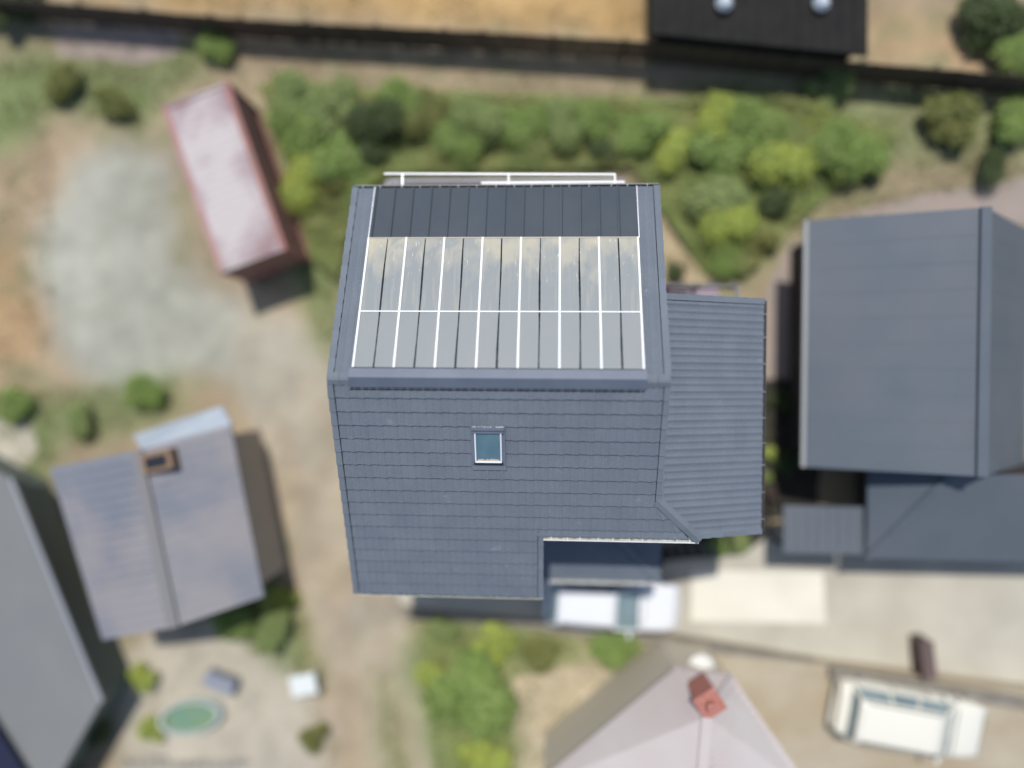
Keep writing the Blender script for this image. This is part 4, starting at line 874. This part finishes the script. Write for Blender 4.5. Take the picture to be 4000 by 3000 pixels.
SH_L = [  # u, v, radius, colour, label
 (1130, 370, 1.15, 'grey_green', 'grey green shrub just east of the container, nearest the fence'),
 (1180, 520, 1.25, 'mid_green', 'mid green shrub against the east side of the container'),
 (1300, 430, 1.2, 'grey_green', 'rounded grey green bush between the container and the house, upper one'),
 (1330, 620, 1.2, 'mid_green', 'mid green bush above the top left corner of the tiled roof'),
 (1190, 690, 1.15, 'lime_green', 'yellow green bush halfway between container and tiled roof'),
 (1290, 760, .85, 'olive', 'olive bush touching the left edge of the glazed roof house'),
 (1440, 500, 1.25, 'dark_green', 'very dark bush north of the roof corner, darkest of the hedge'),
 (1450, 620, .9, 'dark_green', 'dark low bush in shade close to the white eave frame'),
 (1560, 400, 1.0, 'mid_green', 'mid green bush on the fence side of the very dark bush'),
 (1660, 460, 1.05, 'olive', 'olive bush with brownish leaves in the hedge north of the deck'),
 (1780, 540, 1.0, 'mid_green', 'mid green bush directly north of the middle of the deck'),
 (1900, 470, 1.1, 'grey_green', 'grey green bush in the hedge, above the white middle arm'),
 (2030, 500, .95, 'mid_green', 'mid green bush just right of the grey green hedge bush'),
 (2030, 560, .62, 'dark_green', 'small dark bush in front of the hedge near the deck middle'),
 (2180, 470, 1.0, 'grey_green', 'pale grey green bush north of the right half of the deck'),
 (2310, 470, .95, 'mid_green', 'mid green bush between the pale and the dark hedge bushes'),
 (2370, 610, .75, 'dark_green', 'dark bush by the right end of the white eave frame'),
 (2500, 520, 1.1, 'mid_green', 'large mid green bush above the right roof corner'),
 (2600, 600, .95, 'lime_green', 'bright yellow green bush above the right roof corner'),
 (2790, 450, 1.1, 'lime_green', 'yellow green bush highest up in the east garden'),
 (2800, 600, 1.2, 'mid_green', 'wide mid green bush in the middle of the east garden'),
 (2950, 520, 1.2, 'mid_green', 'mid green bush left of the small yellow bush'),
 (3190, 470, .6, 'lime_green', 'small brightly yellow bush east of centre near the upper lawn'),
 (3080, 640, 1.2, 'lime_green', 'light green bush right of the garden middle'),
 (3260, 590, 1.25, 'mid_green', 'large green bush north west of the slate roof corner'),
 (3400, 600, .95, 'mid_green', 'rounder green bush nearest the slate grey roof, upper one'),
 (2770, 760, 1.2, 'grey_green', 'grey green bush beside the tan garden path'),
 (2870, 870, 1.15, 'lime_green', 'lime green bush at the lower end of the east garden'),
 (2830, 1000, .75, 'mid_green', 'small green bush just north of the side deck'),
 (3050, 790, .8, 'dark_green', 'dark bush between the lime bush and the pink path'),
 (2960, 960, .8, 'olive', 'olive bush at the edge of the pink path'),
 (3230, 330, .9, 'grey_green', 'low grey green bush alone on the upper east lawn'),
 (3700, 480, 1.0, 'olive', 'olive bush on the lawn north of the slate house, left one'),
 (3860, 640, .7, 'dark_green', 'brownish dark bush close to the right picture edge'),
 (3960, 480, .95, 'mid_green', 'mid green bush on the lawn at the right picture edge'),
 (1390, 700, .55, 'mid_green', 'small leafy bush poking out beside the top left gutter corner'),
 (1470, 690, .42, 'lime_green', 'small bright rosette bush between roof corner and deck railing'),
 (250, 330, .8, 'olive', 'olive bush on the north west lawn'),
 (450, 400, .75, 'olive', 'yellowish olive bush left of the container top'),
 (840, 180, .75, 'mid_green', 'green bush beside the pink paving near the fence'),
 (560, 1530, .8, 'mid_green', 'round green bush between gravel yard and lilac roof'),
 (60, 1590, .75, 'mid_green', 'green bush at the left picture edge above the cream path'),
 (100, 1930, .85, 'dark_green', 'dark green bush left of the lilac roof, upper one'),
 (160, 2090, .75, 'olive', 'olive bush along the left side of the lilac roof'),
 (330, 1660, .7, 'grey_green', 'grey green bush touching the top left corner of the lilac roof'),
 (230, 2260, .8, 'dark_green', 'dark bush in the narrow gap by the grey roof'),
 (370, 2620, .85, 'dark_green', 'dark bush below the lower corner of the lilac roof'),
 (350, 2830, .95, 'dark_green', 'dark bush beside the end of the smooth grey roof'),
 (560, 2640, .6, 'lime_green', 'small lime bush on the pale patio'),
 (600, 2850, .55, 'lime_green', 'lime green bush growing in the oval pool bed'),
 (930, 2420, .95, 'mid_green', 'green bush on the lawn below the lilac roof'),
 (1070, 2480, .95, 'grey_green', 'grey green bush between the lawn and the track'),
 (1090, 2350, .65, 'lime_green', 'yellow green bush at the lower right corner of the lilac roof'),
 (1230, 2880, .65, 'olive', 'low olive bush on the track edge near the bottom'),
 (1860, 2720, 1.75, 'mid_green', 'biggest round green bush in the south garden'),
 (1720, 2640, .85, 'lime_green', 'lime green bush left of the biggest south bush'),
 (1900, 2950, 1.0, 'lime_green', 'bright lime bush at the bottom edge below the biggest bush'),
 (1930, 2510, .85, 'lime_green', 'yellow green bush near the low wall in the south garden'),
 (2110, 2540, .75, 'olive', 'olive bush along the low wall, middle of the south garden'),
 (2390, 2530, .85, 'mid_green', 'flat green bush below the white station wagon'),
 (1720, 2450, .6, 'grey_green', 'small grey green bush by the left end of the low wall'),
 (3900, 110, 1.3, 'dark_green', 'tall dark evergreen in the top right corner'),
 (3980, 200, 1.0, 'mid_green', 'green bush under the dark evergreen at the top right'),
 (60, 30, 1.1, 'dark_green', 'dark bush at the top left corner behind the fence'),
 (3000, 1760, .35, 'lime_green', 'small sunlit plant in the bed right of the side roof gutter'),
 (2990, 1860, .28, 'mid_green', 'tiny green plant above the round pot'),
 (3060, 1560, .5, 'dark_green', 'dark shrub in the shaded gap between the two roofs, upper one'),
 (3080, 1800, .55, 'dark_green', 'dark shrub in the shaded gap between the two roofs, lower one'),
 (2800, 2125, .45, 'mid_green', 'green shrub in the dark bed just below the side roof, left one'),
 (2900, 2105, .5, 'grey_green', 'grey green shrub in the dark bed just below the side roof, right one'),
 (2640, 1060, .4, 'dark_green', 'dry twiggy bush at the end of the tan path by the side deck'),
]
for u, v, r, kd, lb in SH_L: shrub(u, v, r, kd, lb, hz=r * .78 * (1.0 if r < 1.5 else .9), z=0)

# grass and weeds: one mass each
def in_poly(px, py, poly):
    ins = np.zeros(len(px), bool); n = len(poly)
    for i in range(n):
        x1, y1 = poly[i]; x2, y2 = poly[(i + 1) % n]
        c = ((y1 > py) != (y2 > py)) & (px < (x2 - x1) * (py - y1) / (y2 - y1 + 1e-9) + x1); ins ^= c
    return ins
def tufts(name, polys, dens, hgt, m, wid=.012, blades=4, seed=1):
    r = np.random.RandomState(seed); allp = []
    for poly in polys:
        W_ = [at(u, v) for u, v in poly]; P = [(p.x, p.y) for p in W_]; xs = [p[0] for p in P]; ys = [p[1] for p in P]
        n = int((max(xs) - min(xs)) * (max(ys) - min(ys)) * dens); X = r.uniform(min(xs), max(xs), n); Y = r.uniform(min(ys), max(ys), n)
        k = in_poly(X, Y, P); dens_n = np.sin(X * 1.7 + 2 * np.sin(Y * .9)) * np.cos(Y * 1.9 + np.sin(X * 1.3)); k &= (dens_n + r.rand(n) * 1.5 > .2); allp.append(np.stack([X[k], Y[k]], 1))
    B = np.concatenate(allp); B = np.repeat(B, blades, 0); n = len(B); B = B + r.normal(size=(n, 2)) * .035
    a = r.uniform(0, 6.28, n); h_ = hgt * r.uniform(.5, 1.3, n); ln = r.uniform(.3, 1.1, n) * h_; w_ = wid * r.uniform(.6, 1.5, n)
    base = np.stack([B[:, 0], B[:, 1], np.full(n, .0)], 1); sd = np.stack([-np.sin(a), np.cos(a), np.zeros(n)], 1) * w_[:, None]
    tip = base + np.stack([np.cos(a) * ln, np.sin(a) * ln, h_], 1)
    v = np.stack([base - sd, base + sd, tip], 1).reshape(-1, 3)
    me = bpy.data.meshes.new(name); me.vertices.add(3 * n); me.vertices.foreach_set('co', v.astype(np.float32).ravel()); me.loops.add(3 * n)
    me.loops.foreach_set('vertex_index', np.arange(3 * n, dtype=np.int32)); me.polygons.add(n); me.polygons.foreach_set('loop_start', np.arange(0, 3 * n, 3, dtype=np.int32)); me.update(calc_edges=True)
    o = link(name, me, None, m); print(name, n); return o
def weeds(name, poly, n, m, seed, hb=1.0):
    r = np.random.RandomState(seed); P = [(at(u, v).x, at(u, v).y) for u, v in poly]; xs = [p[0] for p in P]; ys = [p[1] for p in P]
    X = r.uniform(min(xs), max(xs), n); Y = r.uniform(min(ys), max(ys), n); k = in_poly(X, Y, P)
    hh = hb * (.20 + .15 * np.sin(X * 2.1 + np.sin(Y * 1.3) * 2) * np.cos(Y * 2.3)); k &= hh > .06; X, Y, hh = X[k], Y[k], hh[k]; n = len(X)
    C_ = np.stack([X, Y, hh * r.uniform(.2, 1.1, n)], 1); nn = r.normal(size=(n, 3)) * .5 + [0, 0, 1]; nn /= np.linalg.norm(nn, axis=1)[:, None]
    t = np.cross(nn, r.normal(size=(n, 3))); t /= np.linalg.norm(t, axis=1)[:, None]; b = np.cross(nn, t); s_ = .05 * r.uniform(.6, 1.5, n)[:, None]
    v = np.stack([C_ - t * s_, C_ - b * s_ * .5, C_ + t * s_, C_ + b * s_ * .5], 1).reshape(-1, 3)
    me = bpy.data.meshes.new(name); me.vertices.add(4 * n); me.vertices.foreach_set('co', v.astype(np.float32).ravel()); me.loops.add(4 * n)
    me.loops.foreach_set('vertex_index', np.arange(4 * n, dtype=np.int32)); me.polygons.add(n); me.polygons.foreach_set('loop_start', np.arange(0, 4 * n, 4, dtype=np.int32)); me.update(calc_edges=True)
    return link(name, me, None, m)
tag(weeds('ground_cover', [(1020, 330), (1500, 360), (2560, 400), (3000, 380), (3500, 520), (3300, 700), (3080, 900), (2900, 1080), (2740, 1060), (2560, 800), (2470, 660), (1500, 690), (1380, 840), (1330, 1100), (1220, 1000), (1120, 600)], 190000, mat('ground_cover_leaf', (.31, .39, .14), .6, col2=(.40, .42, .17), scale=.7, island=.35, trans=.4), 8, 2.0),
    'low leafy ground cover filling the beds between the garden bushes', 'ground cover', kind='stuff')
tag(weeds('ground_cover', [(1640, 2440), (2000, 2470), (2600, 2530), (2200, 2600), (2000, 2640), (2010, 3050), (1700, 3050)], 16000, bpy.data.materials['ground_cover_leaf'], 9),
    'low leafy ground cover in the garden south of the driveway wall', 'ground cover', kind='stuff')
GB = mat('grass_blade', (.15, .21, .055), .7, island=.4, col2=(.24, .23, .09), scale=.8, trans=.2)
DB = mat('dry_grass_blade', (.30, .25, .14), .8, island=.35, col2=(.20, .20, .09), scale=.6, trans=.2)
tag(tufts('grass', [[(150, 230), (500, 250), (860, 180), (740, 300), (540, 540), (250, 420), (-100, 600), (-300, 300)], [(2500, 330), (3400, 300), (4300, 380), (4300, 760), (3600, 760), (3150, 950), (2600, 1100), (2500, 600)],
    [(1000, 420), (2500, 400), (2560, 760), (1380, 760), (1330, 1000), (1320, 1500), (1240, 1380), (1160, 1000)], [(1590, 2420), (2650, 2500), (2100, 3050), (1700, 3050)], [(780, 2330), (1180, 2330), (1220, 2700), (980, 2560)],
    [(-50, 1540), (700, 1470), (700, 1600), (170, 1820), (420, 2500), (300, 2500), (60, 2000)], [(1480, 2620), (1530, 2620), (1600, 3050), (1500, 3050)], [(2960, 1600), (3020, 1600), (3020, 2000), (2960, 2000)]], 75, .085, GB, .014, 4, 3),
    'short uneven green grass covering the gardens around the houses', 'grass', kind='stuff')
tag(tufts('dry_grass', [[(-200, 120), (4200, 420), (4200, 560), (2500, 420), (1000, 420), (600, 330), (-200, 300)], [(1560, -40), (2530, 60), (2530, 130), (300, 0), (300, -200)], [(-200, 420), (200, 500), (220, 1300), (100, 1600), (-200, 1600)], [(940, 1600), (1060, 1900), (1260, 2600), (1340, 3050), (1260, 3050), (1020, 2200)], [(1300, 1000), (1420, 1000), (1500, 2350), (1380, 2350), (1330, 1700)]], 45, .08, DB, .013, 4, 4),
    'sparse straw coloured dry grass on the bare ground', 'dry grass', kind='stuff')

# ------------------------------------------------------------ small garden things
p = at(3000, 1915, .3); q = MB(); n = 24; vs = []
prof = [(.12, 0), (.18, .02), (.22, .38), (.245, .39), (.245, .43), (.205, .43), (.195, .36)]
for r_, z in prof:
    for k in range(n): t = 2 * math.pi * k / n; vs.append((r_ * math.cos(t), r_ * math.sin(t), z))
fs = [(i * n + k, i * n + (k + 1) % n, (i + 1) * n + (k + 1) % n, (i + 1) * n + k) for i in range(len(prof) - 1) for k in range(n)]; fs.append(tuple(range(n))[::-1])
PT = thing('plant_pot', 'round terracotta brown pot in the dark bed right of the side roof', 'plant pot', (p.x + .1, p.y, 0))
q.add(vs, fs); q.build('pot', mat('terracotta', (.13, .075, .06), .85), PT, PT.matrix_basis, smooth=True)
q = MB(); q.tube((0, 0, .33), (0, 0, .36), .19, 20); q.build('soil', DARKSOIL, PT, PT.matrix_basis)
# oval bed with teal liner
p = at(745, 2800, .3); OB = thing('paddling_pool', 'oval pale blue rimmed garden pool with teal water on the patio', 'pool', (p.x, p.y, 0), math.radians(12))
q = MB(); n = 36; vs = []
for k in range(n):
    t = 2 * math.pi * k / n
    for r_, z in ((1.0, 0), (1.0, .42), (.88, .42), (.88, .2)): vs.append((1.2 * r_ * math.cos(t), .62 * r_ * math.sin(t), z))
q.add(vs, [(4 * k + j, 4 * ((k + 1) % n) + j, 4 * ((k + 1) % n) + j + 1, 4 * k + j + 1) for k in range(n) for j in range(3)])
q.build('rim', mat('pale_blue_rim', (.42, .48, .47), .5), OB, OB.matrix_basis)
q = MB(); q.add([(1.2 * .87 * math.cos(2 * math.pi * k / n), .62 * .87 * math.sin(2 * math.pi * k / n), .24) for k in range(n)], [tuple(range(n))]); q.build('water', mat('teal_water', (.14, .27, .21), .12, col2=(.20, .27, .15), scale=2.5, bump=.1, bscale=9), OB, OB.matrix_basis)
# white garden table
p = at(1185, 2675, .7); TB = thing('garden_table', 'white square garden table beside the track below the lawn', 'table', (p.x, p.y, 0), .2)
q = MB(); q.box((0, 0, .71), (.95, .75, .04)); q.build('tabletop', mat('white_plastic', (.66, .70, .68), .5), TB, TB.matrix_basis, bevel=.01)
for sx in (-1, 1):
    for sy in (-1, 1): q = MB(); q.tube((sx * .4, sy * .3, 0), (sx * .4, sy * .3, .69), .025); q.build('leg', bpy.data.materials['white_plastic'], TB, TB.matrix_basis)
# grey storage box
p = at(860, 2665, .4); SB = thing('storage_box', 'blue grey lidded storage box on the patio behind the oval pool', 'box', (p.x, p.y, 0), -.35)
q = MB(); q.box((0, 0, .25), (1.1, .5, .5)); q.build('box_body', mat('blue_grey_plastic', (.19, .21, .25), .6), SB, SB.matrix_basis, bevel=.02)
q = MB(); q.box((0, 0, .535), (1.16, .56, .06)); q.build('lid', mat('blue_grey_lid', (.24, .26, .31), .6), SB, SB.matrix_basis, bevel=.02)
# edging stones along the bottom
random.seed(9)
def stone_mesh(seed):
    random.seed(seed); q = MB(); n = 9; vs = []
    for z, f in ((0, 1.0), (.09, .96), (.13, .74)):
        for k in range(n): t = 2 * math.pi * k / n; r_ = f * (.19 + .035 * math.sin(3 * t + seed) + .02 * math.cos(5 * t + 2 * seed)); vs.append((r_ * math.cos(t), r_ * math.sin(t) * .8, z))
    q.add(vs, [(i * n + k, i * n + (k + 1) % n, (i + 1) * n + (k + 1) % n, (i + 1) * n + k) for i in range(2) for k in range(n)] + [tuple(range(2 * n, 3 * n))]); me = q.mesh('stone'); return me
SMAT = mat('lichened_stone', (.24, .235, .22), .9, col2=(.33, .33, .28), scale=14, rnd=.2, bump=.5)
sm = [stone_mesh(k) for k in range(4)]
for s in sm: s.materials.append(SMAT)
ST = thing('stone_edging', 'row of rough grey edging stones along the bottom edge of the patio', 'stone edging', at(720, 2985, 0))
for k in range(13):
    p = at(490 + k * 38, 2985 + random.uniform(-8, 8), .1); link('stone', sm[k % 4], ST, None, Matrix.Translation((p.x, p.y, 0)) @ Rz(random.uniform(0, 6.28)))
# clothes airer bars and edge seen by the white car, under the lower roof corner
p0 = at(2122, 2262, 1.6)
AR = thing('clothes_airer', 'pale wire clothes airer under the eave beside the white station wagon', 'airer', (p0.x, p0.y, 0))
q = MB()
for k in range(5): a = at(2124, 2262 + k * 7, 1.55); b = at(2160, 2264 + k * 7, 1.55); q.tube(a, b, .006, 5)
q.build('wire', WHITE, AR)
q = MB(); a = at(2122, 2280, 1.6); b = at(2200, 2290, 1.6); q.tube(a, b, .014, 6); q.tube(at(2124, 2258, 1.6), a, .012, 6); q.tube(a, (a.x, a.y, 0), .014, 6); b2 = at(2124, 2258, 1.6); q.tube(b2, (b2.x, b2.y, 0), .014, 6); q.build('frame', WHITE, AR)

# dark box by the driveway wall
p = at(3600, 2560, .4); DB_ = thing('timber_box', 'narrow dark brown timber box standing beside the wall on the pale driveway', 'box', (p.x, p.y, 0), .12)
q = MB(); q.box((0, 0, .42), (.38, 1.25, .84)); q.build('box_body', mat('dark_brown_timber', (.09, .06, .055), .8, col2=(.13, .095, .085), scale=6), DB_, DB_.matrix_basis, bevel=.01)
q = MB(); q.box((0, 0, .865), (.44, 1.31, .045)); q.build('lid', mat('dark_brown_lid', (.12, .085, .08), .7), DB_, DB_.matrix_basis, bevel=.01)
